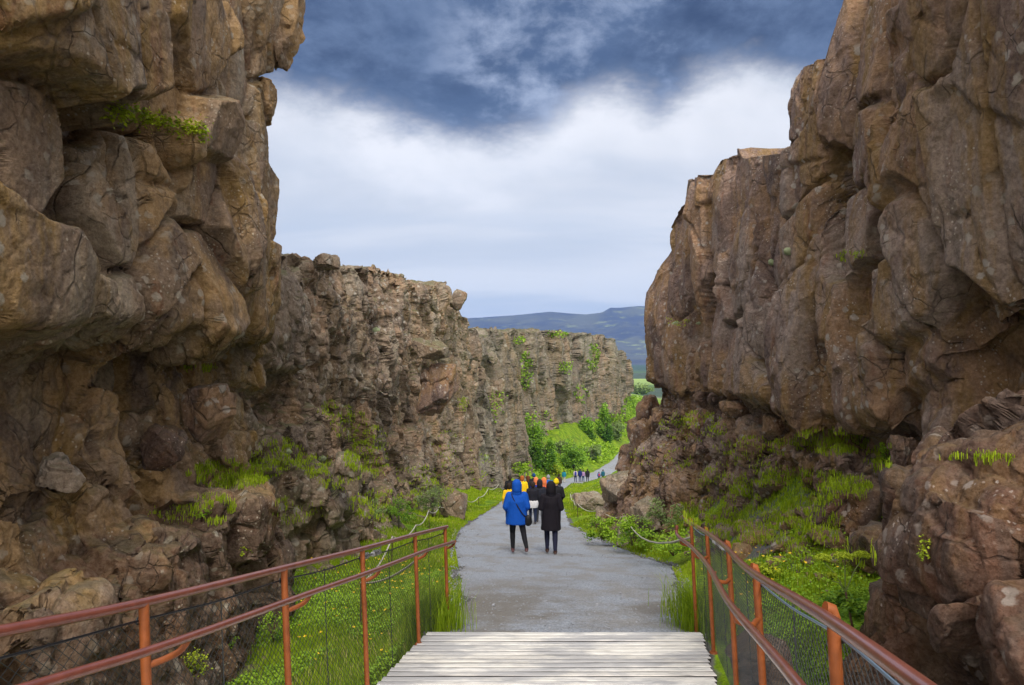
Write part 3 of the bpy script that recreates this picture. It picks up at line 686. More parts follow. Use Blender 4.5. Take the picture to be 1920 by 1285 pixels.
def build_haze():
    bm = bmesh.new(); bmesh.ops.create_cube(bm, size=1)
    bmesh.ops.scale(bm, vec=(15000, 11000, 560), verts=bm.verts); bmesh.ops.translate(bm, vec=(0, 4800, 560 / 2 - 48), verts=bm.verts)
    m = bpy.data.materials.new('haze'); m.use_nodes = True; t = NT(m.node_tree); t.n.clear()
    v = t.new('ShaderNodeVolumePrincipled', Density=HAZE_DENSITY, Color=(0.30, 0.50, 1.0), Anisotropy=0.0)
    o = t.n.new('ShaderNodeOutputMaterial'); t.l.new(v.outputs[0], o.inputs['Volume'])
    m.cycles.homogeneous_volume = True if hasattr(m.cycles, 'homogeneous_volume') else None
    ob = mesh_bm('haze', bm, m); meta(ob, kind='stuff', label='thin blue air between the canyon and the mountain')
HAZE_DENSITY = 0.00010
build_haze()

# ------------------------------------------------------------------ boulders
def ray(x, y, far=400):
    d = Vector(((x - CX) / FPX, 1, (HZ - y) / FPX)).normalized()
    ok, loc, nor, i, ob, _ = SC.ray_cast(DG, Vector((0, 0, 0)), d, distance=far)
    return (loc, nor, ob) if ok else (None, None, None)
bpy.context.view_layer.update(); DG = bpy.context.evaluated_depsgraph_get()
_ico = {}
def ico(sub):
    if sub not in _ico:
        bm = bmesh.new(); bmesh.ops.create_icosphere(bm, subdivisions=sub, radius=1)
        _ico[sub] = (np.array([v.co[:] for v in bm.verts]), np.array([[v.index for v in f.verts] for f in bm.faces])); bm.free()
    return _ico[sub]
def boulder(loc, size, rot, seed, label, mat=None, sub=5, group=None, planes=13, rough=1.0, name='boulder', cat='boulder'):
    u, f = ico(sub); rs = np.random.RandomState(seed)
    n = rs.normal(size=(planes, 3)); n /= np.linalg.norm(n, axis=1)[:, None]
    n = np.concatenate([n, [[0, 0, 1], [0, 0, -1], [1, 0, 0], [-1, 0, 0], [0, 1, 0], [0, -1, 0]]]); h = np.concatenate([rs.uniform(.62, .92, planes), [.8] * 6])
    dt = u @ n.T; r = np.min(np.where(dt > .05, h[None] / np.maximum(dt, .05), 9), axis=1); r = np.minimum(r, 1.15)
    v = u * r[:, None] * np.array(size) / 2
    P = v + np.array(loc); sz = min(size)
    dsp = fbm(P, 3.0 / sz, 4, seed) * .05 * sz * rough + 0.02 * sz * fbm(P, 12 / sz, 3, seed + 3)
    d2, c2, _ = blocks(P, sz * .55, .05 * sz, .10, seed + 7, crack=.5, cw=.08)
    v = v + u * (dsp + d2 * rough)[:, None]
    o = mesh_np(name, v, [f], mat or ROCK_BOULDER, sharp=38)
    attr(o, 'cell', c2)
    o.location = loc; o.rotation_euler = tuple(R(a) for a in rot)
    meta(o, label, cat, group); return o
def rock_px(x, y, Y, w, h, d, rot, seed, label, **k):
    """Boulder centred on a line of sight at Y metres; w, h in photo pixels; d depth in metres."""
    p = px(x, y, Y); return boulder(p, (w / FPX * Y, d, h / FPX * Y), rot, seed, label, **k)
B = rock_px
B(1280, 908, 20.5, 118, 92, 1.6, (8, -6, 12), 1, 'large grey brown boulder leaning at the foot of the right cliff corner')
B(1212, 893, 22.0, 78, 96, 1.4, (14, 28, -10), 2, 'dark sided boulder tipped beside the large grey brown one', mat=ROCK_RIGHT)
B(1165, 915, 23.5, 82, 66, 1.5, (0, -14, 20), 3, 'pale wedge boulder at the tip of the rock pile by the path')
B(1185, 862, 25.5, 70, 62, 1.6, (10, 14, 0), 4, 'brown block topmost in the rock pile where the path bends', mat=ROCK_RIGHT)
B(1200, 812, 24.5, 66, 84, 1.6, (0, -10, 20), 51, 'brown block left of the cliff corner above the rock pile', mat=ROCK_RIGHT)
B(1214, 765, 24.5, 50, 60, 1.2, (8, 6, 0), 52, 'block tucked under the outer corner of the right cliff', mat=ROCK_RIGHT)
B(1106, 938, 34, 70, 38, 2.0, (0, 4, 10), 5, 'low smooth boulder lying in the grass inside the path bend')
B(1216, 962, 18.5, 72, 70, 1.0, (4, -12, 30), 6, 'light jagged boulder above the rope on the right verge', mat=ROCK_BOULDER)
B(1170, 1000, 18.6, 36, 62, .6, (0, 22, 20), 7, 'narrow upright stone next to the rope stake')
B(1140, 968, 24, 58, 34, 1.0, (0, 6, 0), 8, 'flat stone behind the rope near the path edge')
B(1350, 925, 18.5, 70, 42, 1.0, (0, -8, 0), 9, 'half buried stone right of the large grey brown boulder')
B(1612, 945, 8.9, 170, 135, 1.2, (5, 12, 20), 10, 'big dark block lodged under the right cliff', mat=ROCK_DARK)
B(1655, 1030, 7.4, 120, 100, .8, (0, -10, 10), 11, 'reddish slab at the grass edge below the big dark block', mat=ROCK_DARK)
B(1560, 1012, 8.6, 90, 50, .8, (0, 6, 10), 12, 'low grey slab in the slope left of the big dark block', mat=ROCK_RIGHT)
B(1455, 805, 13.6, 62, 60, .7, (6, 0, 10), 13, 'squarish block standing under the overhang of the right cliff', mat=ROCK_RIGHT, planes=5)
B(1508, 795, 12.4, 48, 36, .6, (0, 10, 10), 14, 'small angular block beside the squarish block under the overhang')
B(1692, 850, 8.6, 44, 80, .4, (0, 3, 12), 15, 'upright pillar stone in the dark hollow of the right cliff', mat=ROCK_RIGHT)
B(1385, 765, 15.6, 70, 44, .9, (0, -5, 10), 16, 'layered block beneath the right cliff face', mat=ROCK_RIGHT)
B(1310, 790, 18, 66, 60, .9, (0, 8, 0), 17, 'brown block in the broken ledge of the right cliff', mat=ROCK_RIGHT)
B(1245, 790, 22.4, 60, 56, 1.0, (6, 4, 0), 18, 'block at the broken lower corner of the right cliff', mat=ROCK_RIGHT)
B(1330, 850, 17.5, 60, 46, .9, (0, 8, 30), 19, 'tilted stone on the grassy slope below the broken ledge', mat=ROCK_RIGHT)
B(1700, 1165, 4.9, 130, 150, .55, (0, -10, 15), 20, 'dark pitted boulder just beyond the right handrail', mat=ROCK_DARK)
B(1420, 1245, 5.0, 150, 120, .5, (10, 10, 0), 21, 'grey stone seen through the right mesh at the bottom', mat=ROCK_DARK)
B(650, 884, 13.2, 70, 84, .8, (0, 6, 0), 22, 'rounded block resting on the left ledge below the little cave', mat=ROCK_MID)
B(392, 775, 8.7, 84, 136, .55, (3, 2, -24), 23, 'smooth purple brown slab standing under the left overhang', mat=ROCK_RIGHT, planes=3)
B(312, 838, 8.0, 90, 90, .6, (0, 38, -20), 24, 'dark wedge of rock hanging left of the purple brown slab', mat=ROCK_DARK)
B(104, 886, 6.1, 96, 76, .35, (0, 10, -20), 25, 'pale angular block jutting from the broken left wall', mat=ROCK_BOULDER)
B(265, 1008, 6.9, 110, 80, .4, (0, 2, -20), 26, 'square brown stone on the left rock ledge', mat=ROCK_NEAR)
B(850, 946, 30, 66, 66, 1.4, (0, 18, 0), 27, 'lone rounded boulder at the foot of the left cliff', mat=ROCK_MID)
B(818, 730, 31.5, 84, 122, 1.6, (0, 4, -20), 28, 'big pinkish block wedged in the middle cliff', mat=ROCK_RIGHT, sub=6)
B(806, 655, 31, 84, 46, 1.6, (0, 14, -20), 29, 'wedge stone lying on top of the big pinkish block', mat=ROCK_MID)
B(836, 552, 44, 26, 44, 1.0, (0, -8, 0), 30, 'left one of two knobs on the middle cliff top', mat=ROCK_MID)
B(857, 562, 45, 34, 44, 1.2, (0, 24, 0), 31, 'right one of two knobs on the middle cliff top', mat=ROCK_MID)
def brink(y):
    x = 440
    while x < 620:
        loc, _n, ob = ray(x, y, 60)
        if ob is None or not ob.name.startswith('near_cliff'): break
        x += 2
    return x
B(brink(192) - 12, 192, 11.75, 72, 100, .7, (0, -4, 0), 32, 'knob of rock sticking out of the near left cliff against the sky', mat=ROCK_NEAR)
B(brink(40) - 14, 40, 11.8, 90, 220, .8, (0, 4, 0), 33, 'bulge at the very top right of the near left cliff', mat=ROCK_NEAR)
B(612, 492, 15.2, 60, 36, .7, (0, 3, 0), 34, 'flat topped block on the skyline next to the near left cliff', mat=ROCK_MID)

# loose rubble: what nobody could count
def build_rubble(n, region, name, label, mat, smin, smax, seed):
    rs = np.random.RandomState(seed); u, f = ico(2); V = []; F = []; cnt = 0; cell = []
    for i in range(n):
        x, y, z = region(rs)
        s = smin * (smax / smin) ** (rs.rand() ** 2.2) * max(1.0, y / 18)
        nn = rs.normal(size=(9, 3)); nn /= np.linalg.norm(nn, axis=1)[:, None]; hh = rs.uniform(.55, .95, 9)
        dt = u @ nn.T; r = np.min(np.where(dt > .05, hh[None] / np.maximum(dt, .05), 9), axis=1); r = np.minimum(r, 1.1)
        v = u * r[:, None] * np.array([1, rs.uniform(.7, 1.2), rs.uniform(.5, .8)]) * s / 2
        V.append(v + np.array([x, y, z + s * .08])); F.append(f + cnt); cnt += len(v); cell.append(np.full(len(v), rs.rand()))
    o = mesh_np(name, np.concatenate(V), [np.concatenate(F)], mat, sharp=25); attr(o, 'cell', np.concatenate(cell))
    meta(o, label, kind='stuff'); return o
def reg_right(rs):
    y = 7.5 * (24 / 7.5) ** rs.rand(); w = (rs.rand() ** 1.3) * 1.9; x = np.interp(y, [7, 10, 16, 20, 24], [4.5, 4.5, 4.6, 4.4, 4.4]) - w * np.interp(y, [7, 15, 24], [.55, .45, .35])
    return x, y, float(terrain_z(np.array([x]), np.array([y]))[0])
def reg_left(rs):
    y = 7 * (45 / 7) ** rs.rand(); x = np.interp(y, [7, 10, 16, 24, 45], [-3.1, -3.9, -3.7, -3.9, -3.9]) + rs.rand() ** 2 * .5
    return x, y, float(terrain_z(np.array([x]), np.array([y]))[0])
build_rubble(520, reg_right, 'rubble', 'broken stones scattered on the slope below the right cliff', ROCK_RIGHT, .05, .55, 3)
build_rubble(260, reg_left, 'rubble', 'broken stones along the foot of the left cliff', ROCK_MID, .05, .4, 4)

def build_gravel():
    rs = np.random.RandomState(14); u, f = ico(1); n = 3800
    y = 6.25 * (26 / 6.25) ** rs.rand(n); e = rs.rand(n) ** 2.2 * .5; side = rs.rand(n) < .5; t = np.where(side, e, 1 - e); x = PL(y) + (PR(y) - PL(y)) * t + rs.normal(0, .06, n)
    z = np.interp(y, TY, ZC); s = rs.uniform(.005, .012, n) * np.where(rs.rand(n) < .04, 2.2, 1) * np.maximum(1, y / 12)
    sc = rs.uniform(.6, 1.2, (n, 1, 3)); sc[:, :, 2] *= .7; v = u[None] * (1 + .25 * rs.normal(size=(n, len(u), 1))) * sc * s[:, None, None] + np.stack([x, y, z + .004], 1)[:, None, :]
    o = mesh_np('gravel', v.reshape(-1, 3), [(f[None] + (np.arange(n) * len(u))[:, None, None]).reshape(-1, 3)], simple('gravel_stone', (0.24, 0.25, 0.28), 0.85, var=.5, scale=18), smooth=False)
    meta(o, 'loose gravel strewn over the path and along its edges', kind='stuff')
build_gravel()

# ------------------------------------------------------------------ tubes
def tube(bm, pts, r, seg=8, cap=True):
    pts = [Vector(p) for p in pts]; rings = []; prev = None
    rr = r if isinstance(r, (list, tuple)) else [r] * len(pts)
    for i, p in enumerate(pts):
        a = pts[max(0, i - 1)]; b = pts[min(len(pts) - 1, i + 1)]; d = (b - a).normalized()
        if prev is None:
            s = d.cross(Vector((0, 0, 1)) if abs(d.z) < .9 else Vector((1, 0, 0))).normalized()
        else:
            s = (prev - d * prev.dot(d)).normalized()
        prev = s; q = d.cross(s)
        rings.append([bm.verts.new(p + (s * math.cos(k * 2 * math.pi / seg) + q * math.sin(k * 2 * math.pi / seg)) * rr[i]) for k in range(seg)])
    for A, Bq in zip(rings, rings[1:]):
        for k in range(seg): bm.faces.new((A[k], A[(k + 1) % seg], Bq[(k + 1) % seg], Bq[k]))
    if cap: bm.faces.new(rings[0][::-1]); bm.faces.new(rings[-1])
def smooth_path(pts, n=6):
    """Catmull-Rom through the points."""
    P = [Vector(p) for p in pts]; P = [P[0] * 2 - P[1]] + P + [P[-1] * 2 - P[-2]]; out = []
    for i in range(1, len(P) - 2):
        for k in range(n):
            t = k / n; a, b, c, d = P[i - 1], P[i], P[i + 1], P[i + 2]
            out.append(0.5 * ((2 * b) + (c - a) * t + (2 * a - 5 * b + 4 * c - d) * t * t + (3 * b - 3 * c + d - a) * t ** 3))
    out.append(P[-2]); return out
def tube_obj(name, pts, r, mat, parent, seg=10):
    bm = bmesh.new(); tube(bm, pts, r, seg); return mesh_bm(name, bm, mat, parent, smooth=True, sharp=50)

# ------------------------------------------------------------------ boardwalk
def build_boardwalk():
    m, t, b = new_mat('weathered_planks')
    co = t.n.new('ShaderNodeTexCoord').outputs['Object']
    pk = t.n.new('ShaderNodeAttribute'); pk.attribute_name = 'plank'; pk = pk.outputs['Fac']
    g = t.noise(t.mapping(co, (1.5, 7, 7)), 3.0, 5, 0.6)
    c = t.mix(t.step(g, 0.3, 0.7), (0.62, 0.60, 0.565), (0.84, 0.82, 0.78))
    c = t.mix(t.math('MULTIPLY', pk, 0.35), c, (0.60, 0.55, 0.47))
    c = t.mix(t.math('MULTIPLY', t.step(t.noise(t.mapping(co, (0.9, 1.6, 1), (2, 0, 0)), 1.3, 6, 0.65), 0.45, 0.60), 0.6), c, (0.25, 0.26, 0.30))
    c = t.mix(t.math('MULTIPLY', t.step(t.noise(t.mapping(co, (1.2, 22, 22), (1, 0, 0)), 2.5, 4, 0.6), 0.60, 0.72), 0.65), c, (0.10, 0.095, 0.09))
    rim = t.n.new('ShaderNodeAttribute'); rim.attribute_name = 'rim'       # shade of the gaps painted on the worn plank sides
    c = t.mix(t.step(rim.outputs['Fac'], 0.45, 0.95), c, (0.035, 0.032, 0.030))
    t.put(b.inputs['Base Color'], c); b.inputs['Roughness'].default_value = 0.75
    bp = t.new('ShaderNodeBump', Strength=0.6, Distance=0.01, Height=g); t.l.new(bp.outputs[0], b.inputs['Normal'])
    root = empty('boardwalk', (0.4, 6.2, -2.49)); meta(root, 'pale weathered plank boardwalk sloping down to the gravel path', 'boardwalk')
    rs = np.random.RandomState(8); V = []; F = []; A = []; E = []; cnt = 0
    y = 6.22; nx = 26
    def dz(y): return -1.6 - 0.1435 * y
    def xl(y): return -0.80 + 0.125 * (y - 6.0) + 0.0
    def xr(y): return 1.68 + 0.2 * (y - 6.0)
    while y > -1.5:
        w = 0.094 + rs.uniform(-.006, .008); gap = 0.007 + rs.rand() * .008; yc = y - w / 2
        a, bb = xl(yc) + rs.uniform(-.008, .008), xr(yc) + rs.uniform(-.012, .012)
        xs = np.linspace(a, bb, nx); P = np.stack([xs, np.full(nx, yc), np.full(nx, cnt * .1)], 1)
        e1 = fbm(P, 2.2, 3, 3) * .006 + fbm(P, 9, 2, 5) * .003; e2 = fbm(P + 9, 2.2, 3, 4) * .006 + fbm(P, 9, 2, 9) * .003; zz = fbm(P + 5, 1.5, 2, 6) * .004 + rs.uniform(-.003, .003)
        y1 = yc + w / 2 + e1; y0 = yc - w / 2 + e2
        for yy, dzz in ((y1, -.035), (y1, -.005), (y1 - .008, 0), (y0 + .008, 0), (y0, -.005), (y0, -.035)):
            V.append(np.stack([xs, yy, dz(yy) + zz + dzz], 1)); A.append(np.full(nx, (cnt * 7919 % 97) / 97)); E.append(np.full(nx, 1.0 if dzz < -.003 else 0.0))
        i = np.arange(6 * nx).reshape(6, nx) + cnt
        F.append(np.stack([i[:-1, :-1], i[1:, :-1], i[1:, 1:], i[:-1, 1:]], -1).reshape(-1, 4))
        for e in (0, nx - 1):
            q = i[:, e]; F.append(np.array([[q[0], q[1], q[4], q[5]], [q[1], q[2], q[3], q[4]]]) if e else np.array([[q[5], q[4], q[1], q[0]], [q[4], q[3], q[2], q[1]]]))
        cnt += 6 * nx; y -= w + gap
    v = np.concatenate(V) - np.array(root.location)
    o = mesh_np('decking', v, [np.concatenate(F)], m, smooth=True, parent=root, sharp=30); attr(o, 'plank', np.concatenate(A)); attr(o, 'rim', np.concatenate(E))
    dark = simple('beam_wood', (0.07, 0.06, 0.05), 0.85, var=.4)
    for k in (0.03, 0.35, 0.65, 0.97):
        bm = bmesh.new()
        ya, yb = 6.15, -1.4
        def pt(yv, off, z): return Vector((xl(yv) + (xr(yv) - xl(yv)) * k + off, yv, dz(yv) + z)) - Vector(root.location)
        vs = [bm.verts.new(pt(yv, o_, z_)) for yv in (ya, yb) for o_, z_ in ((-.04, -.04), (.04, -.04), (.04, -.22), (-.04, -.22))]
        for q in ((0, 1, 2, 3), (7, 6, 5, 4), (0, 4, 5, 1), (1, 5, 6, 2), (2, 6, 7, 3), (3, 7, 4, 0)): bm.faces.new([vs[j] for j in q])
        mesh_bm('beam', bm, dark, root)
    return root
build_boardwalk()

# ------------------------------------------------------------------ railings
RAIL = simple('rail_brown', (0.17, 0.050, 0.034), 0.32, 0.0, var=.45, scale=16, bump=.0015, coat=.4)
POST = simple('post_orange', (0.26, 0.070, 0.016), 0.55, 0.0, var=.55, scale=22, bump=.002)
WIRE = simple('mesh_wire', (0.045, 0.050, 0.055), 0.5, 0.4)
CABLE = simple('black_cable', (0.015, 0.016, 0.02), 0.5)
CABLEB = simple('blue_cable', (0.16, 0.24, 0.34), 0.4, .3)
SILVER = simple('galvanised', (0.42, 0.43, 0.45), 0.35, 0.8, var=.3, scale=60)
DARKM = simple('shackle', (0.06, 0.065, 0.075), 0.45, 0.6)
def lerp_line(L, Y):
    a = np.array(L); return Vector((np.interp(Y, a[:, 1], a[:, 0]), Y, np.interp(Y, a[:, 1], a[:, 2])))
def build_railing(label, line, posts, side, lean, end, cable_mat):
    """line: top rail points near to far; side: +1 walkway lies at greater x."""
    root = empty('railing', (line[-1][0], line[-1][1], -2.6)); meta(root, label, 'railing'); org = Vector(root.location)
    top = smooth_path(line, 4); tube_obj('top_rail', [p - org for p in top], .0165, RAIL, root, 14)
    low = [Vector((p[0] + side * .085, p[1] + .02, p[2] - .145)) for p in line[:-1]] + [Vector(end)]
    tube_obj('lower_rail', [p - org for p in smooth_path(low, 4)], .0155, RAIL, root, 14)
    def deck(y): return -1.6 - 0.1435 * y
    tops = []
    for y, kind in posts:
        p = lerp_line(line, y); base_z = deck(y) if kind == 0 else deck(6.2) - .2 * (y - 6.2) - .15
        h = p.z - base_z; off = Vector((-side * .035, 0, 0)) if side < 0 else Vector((0, 0, 0))
        foot = Vector((p.x + lean * h, y, base_z - (.02 if kind == 0 else .25))) + off
        a = [foot, foot.lerp(p + off, .5), p + off + Vector((0, 0, -.05))]
        if side < 0: a += [p + off + Vector((0, 0, -.01)), p + off * .8 + Vector((0, 0, .012)), p + off * .35 + Vector((0, 0, .016))]
        else: a += [p + off]
        pp = mesh_bm('post', (lambda bm: (tube(bm, [q - org for q in a], .0165, 12), bm)[1])(bmesh.new()), POST, root, smooth=True, sharp=50)
        if kind == 0:
            bm = bmesh.new(); bmesh.ops.create_cone(bm, cap_ends=True, segments=12, radius1=.035, radius2=.03, depth=.012, matrix=Matrix.Translation(foot - org + Vector((0, 0, .012))))
            q = mesh_bm('foot_plate', bm, POST, pp)
        lr = Vector((p.x + side * .085, y, p.z - .145)); pz = p.z - .215
        q0 = Vector((p.x + off.x + lean * .2, y, pz)); fwd = .13 if side > 0 else -.10
        br = smooth_path([q0, q0 + Vector((side * .03, fwd * .35, 0)), q0 + Vector((side * .06, fwd * .8, .004)), Vector((lr.x, y + fwd, pz + .03)), Vector((lr.x, y + fwd * 1.05, lerp_line(line, y + fwd).z - .155))], 4)
        tube_obj('bracket', [c - org for c in br], .012, POST, root, 10)
        tops.append((p + off, foot))
    # cable on the outer side, slightly slack between the posts
    cp = []
    for i, (p, f) in enumerate(tops):
        c = p + Vector((-side * .02, 0, -.062)); cp.append(c)
        if i + 1 < len(tops):
            n = tops[i + 1][0] + Vector((-side * .02, 0, -.062)); cp.append((c + n) / 2 + Vector((0, 0, -.012)))
        bm = bmesh.new(); rr = .012
        tube(bm, [c - org + Vector((0, rr * math.cos(k * .7854), rr * math.sin(k * .7854))) for k in range(9)], .003, 6); mesh_bm('shackle', bm, DARKM, root, smooth=True)
    tube_obj('cable', [c - org for c in smooth_path(cp, 5)], .0042, cable_mat, root, 6)
    # woven wire panels, one for each bay
    for (p0, f0), (p1, f1) in zip(tops, tops[1:]):
        bm = bmesh.new(); o3 = Vector((-side * .028, 0, 0))
        c0, c1 = p0 + Vector((0, 0, -.065)) + o3, p1 + Vector((0, 0, -.065)) + o3; g0, g1 = f0 + o3, f1 + o3
        L = (p1 - p0).length; H = ((p0 - f0).length + (p1 - f1).length) / 2; st = .048; nu = L / st; nv = H / (st * .9)
        def P(u, v): a = c0.lerp(c1, u); b_ = g0.lerp(g1, u); return a.lerp(b_, v) - org
        for sgn in (1, -1):
            for k in range(int(-nv) - 1, int(nu + nv) + 2):
                # the line u*nu - sgn*v*nv = k, clipped to the panel
                if sgn > 0: ua, va, ub, vb = k / nu, 0.0, (k + nv) / nu, 1.0
                else: ua, va, ub, vb = k / nu, 0.0, (k - nv) / nu, 1.0
                seg = []
                lo, hi = 0.0, 1.0; du = ub - ua
                if du > 0: lo = max(lo, -ua / du); hi = min(hi, (1 - ua) / du)
                else: lo = max(lo, (1 - ua) / du); hi = min(hi, -ua / du)
                if hi - lo < .02: continue
                a_, b_ = P(ua + du * lo, lo), P(ua + du * hi, hi)
                w = Vector((.0012 * sgn, 0, 0)); tube(bm, [a_ + w, b_ + w], .0013, 3, cap=False)
        mesh_bm('mesh_panel', bm, WIRE, root)
        tube_obj('panel_rod', [P(0.5, 0), P(0.5, .98)], .0028, WIRE, root, 5)
    return root, org, tops
LINE_L = [(-1.49, .2, -.36), (-1.40, 1.0, -.53), (-1.31, 1.75, -.70), (-1.245, 2.31, -.827), (-1.134, 3.4, -1.045), (-.99, 4.52, -1.262), (-.83, 5.85, -1.51), (-.652, 6.85, -1.69)]
LINE_R = [(.48, .2, -.36), (.63, .95, -.50), (.79, 1.75, -.655), (1.04, 3.0, -.93), (1.33, 4.3, -1.175), (1.565, 5.6, -1.41), (1.665, 6.5, -1.545), (1.68, 6.68, -1.55)]
rl, org_l, tl = build_railing('rust brown double handrail with wire mesh on the side of the left cliff', LINE_L, [(1.15, 0), (2.31, 0), (3.4, 0), (4.52, 0), (5.85, 0), (6.78, 1)], 1, .035, (-.585, 6.92, -1.86), CABLE)
rr_, org_r, tr = build_railing('rust brown double handrail with wire mesh on the side of the right cliff', LINE_R, [(.6, 0), (1.75, 0), (3.0, 0), (4.3, 0), (5.6, 0), (6.45, 1)], -1, .055, (1.60, 6.62, -1.62), CABLEB)
def build_turnbuckle():
    a = tl[3][0] + Vector((-.02, .0, -.062)); b = tl[4][0] + Vector((-.02, 0, -.062)); d = (b - a).normalized(); bm = bmesh.new()
    tube(bm, [a + d * .0 - org_l, a + d * .42 - org_l], .009, 10)
    for s in (.08, .12, .16, .29, .33, .37, .42):
        c = a + d * s - org_l; tube(bm, [c - d * .012, c + d * .012], .017, 8)
        tube(bm, [c + Vector((0, 0, -.02)), c + Vector((.004, 0, .024))], .006, 6)
    tube(bm, smooth_path([a + d * .40 - org_l, a + d * .46 + Vector((0, 0, .03)) - org_l, a + d * .44 + Vector((0, 0, .05)) - org_l], 4), .004, 5)
    mesh_bm('turnbuckle', bm, SILVER, rl, smooth=True, sharp=40)
    a = tr[4][0] + Vector((.02, 0, -.062)); b = tr[3][0] + Vector((.02, 0, -.062)); d = (b - a).normalized(); bm = bmesh.new()
    tube(bm, [a + d * .3 - org_r, a + d * .95 - org_r], .009, 10)
    for s in (.35, .45, .8, .9): tube(bm, [a + d * (s - .015) - org_r, a + d * (s + .015) - org_r], .016, 8)
    mesh_bm('turnbuckle', bm, SILVER, rr_, smooth=True, sharp=40)
build_turnbuckle()

# ------------------------------------------------------------------ rope fences
STAKE = simple('stake_iron', (0.09, 0.055, 0.035), 0.7, .2, var=.4); ROPE = simple('rope_pale', (0.42, 0.40, 0.33), 0.85, var=.2)
def rope_fence(label, pts, h, start=None, r=.011):
    root = empty('rope_fence', (pts[0][0], pts[0][1], float(terrain_z(np.array([pts[0][0]]), np.array([pts[0][1]]))[0]))); meta(root, label, 'rope fence'); org = Vector(root.location)
    tops = [Vector(start)] if start else []
    for x, y in pts:
        z = float(terrain_z(np.array([x]), np.array([y]))[0]); lean = Vector((random.uniform(-.03, .03), random.uniform(-.03, .03), 0)); tp = Vector((x, y, z + h)) + lean
        bm = bmesh.new(); tube(bm, [Vector((x, y, z - .2)) - org, tp - org], .009 + .0002 * y, 6)
        tube(bm, [tp - org + Vector((.018 * math.cos(k), 0, .018 * math.sin(k) + .015)) for k in np.linspace(-1.57, 4.7, 9)], .004, 5)
        mesh_bm('stake', bm, STAKE, root, smooth=True, sharp=40); tops.append(tp + Vector((0, 0, .01)))
    P = []
    for a, b in zip(tops, tops[1:]):
        sag = .05 * (b - a).length ** .7
        for k in range(8): t = k / 8; P.append(a.lerp(b, t) - Vector((0, 0, sag * 4 * t * (1 - t))) - org)
    P.append(tops[-1] - org); tube_obj('rope', P, [r + .00025 * (p + org).y for p in P], ROPE, root, 6)
random.seed(5)
rope_fence('low rope fence on thin iron stakes along the left grass verge', [(-2.0, 9), (-2.3, 13), (-2.55, 18), (-2.78, 23), (-3.0, 28), (-2.85, 33), (-2.5, 38), (-2.15, 44), (-1.75, 51), (-1.15, 59), (-.7, 68)], .62, start=(-.86, 6.9, -1.95))
rope_fence('sagging pale rope on stakes along the right edge of the path', [(3.3, 20.0), (3.15, 24.5), (3.0, 31), (3.45, 38), (3.9, 46)], .62, start=(1.72, 6.55, -1.72))
# ------------------------------------------------------------------ plants
def leaf_mat(name, dark, light, trans=0.35, dry=None):
    m = bpy.data.materials.new(name); m.use_nodes = True; t = NT(m.node_tree); t.n.clear()
    a = t.n.new('ShaderNodeAttribute'); a.attribute_name = 'tint'
    c = t.mix(a.outputs['Fac'], dark, light)
    if dry: c = t.mix(t.step(a.outputs['Fac'], 0.90, 0.97), c, dry)
    b = t.new('ShaderNodeBsdfPrincipled', Base__Color=c, Roughness=0.55); b.inputs['Specular IOR Level'].default_value = 0.25
    tr = t.new('ShaderNodeBsdfTranslucent', Color=t.mix(1.0, c, (1.0, 1.0, 0.5), 'MULTIPLY'))
    ms = t.n.new('ShaderNodeMixShader'); ms.inputs[0].default_value = trans
    t.l.new(b.outputs[0], ms.inputs[1]); t.l.new(tr.outputs[0], ms.inputs[2])
    o = t.n.new('ShaderNodeOutputMaterial'); t.l.new(ms.outputs[0], o.inputs[0]); return m
GRASS = leaf_mat('grass_blades', (0.10, 0.20, 0.008), (0.41, 0.53, 0.022), 0.4, dry=(0.50, 0.44, 0.18))
HERB = leaf_mat('herb_leaves', (0.06, 0.16, 0.012), (0.32, 0.50, 0.03), 0.3)
BIRCH = leaf_mat('birch_leaves', (0.05, 0.14, 0.015), (0.26, 0.46, 0.04), 0.3)
WILLOW = leaf_mat('willow_leaves', (0.08, 0.13, 0.04), (0.26, 0.36, 0.12), 0.3)
LIME = leaf_mat('lime_leaves', (0.12, 0.20, 0.01), (0.42, 0.50, 0.03), 0.3)
BARK = simple('bark', (0.12, 0.10, 0.085), 0.9, var=.4, scale=3)
STEM = simple('stem', (0.10, 0.045, 0.035), 0.7, var=.3)
PETAL = simple('petal_yellow', (0.80, 0.52, 0.01), 0.5)
PAD = simple('moss_pad', (0.26, 0.30, 0.17), 0.95, var=.4, scale=14, bump=.02)

def blades(name, P, h, w, seed, mat, tint, label, kind='stuff', droop=0.35, parent=None):
    rs = np.random.RandomState(seed); n = len(P); P = np.asarray(P)
    a = rs.uniform(0, 2 * np.pi, n); d = np.stack([np.cos(a), np.sin(a), a * 0], 1); s = np.stack([-np.sin(a), np.cos(a), a * 0], 1)
    up = np.array([0, 0, 1.0]); l = rs.uniform(.05, droop, n)[:, None] * h[:, None]; hh = h[:, None]; ww = w[:, None] / 2
    b0 = P - s * ww - up * .02; b1 = P + s * ww - up * .02; m0 = P + d * l * .35 + up * hh * .6 - s * ww * .8; m1 = P + d * l * .35 + up * hh * .6 + s * ww * .8; tp = P + d * l + up * hh * (1 - .25 * rs.rand(n)[:, None])
    v = np.stack([b0, b1, m1, m0, tp], 1).reshape(-1, 3); i = np.arange(n) * 5
    o = mesh_np(name, v, [np.stack([i, i + 1, i + 2, i + 3], 1), np.stack([i + 3, i + 2, i + 4], 1)], mat, smooth=False, parent=parent)
    attr(o, 'tint', np.repeat(tint, 5))
    if label: meta(o, label, kind=kind)
    return o
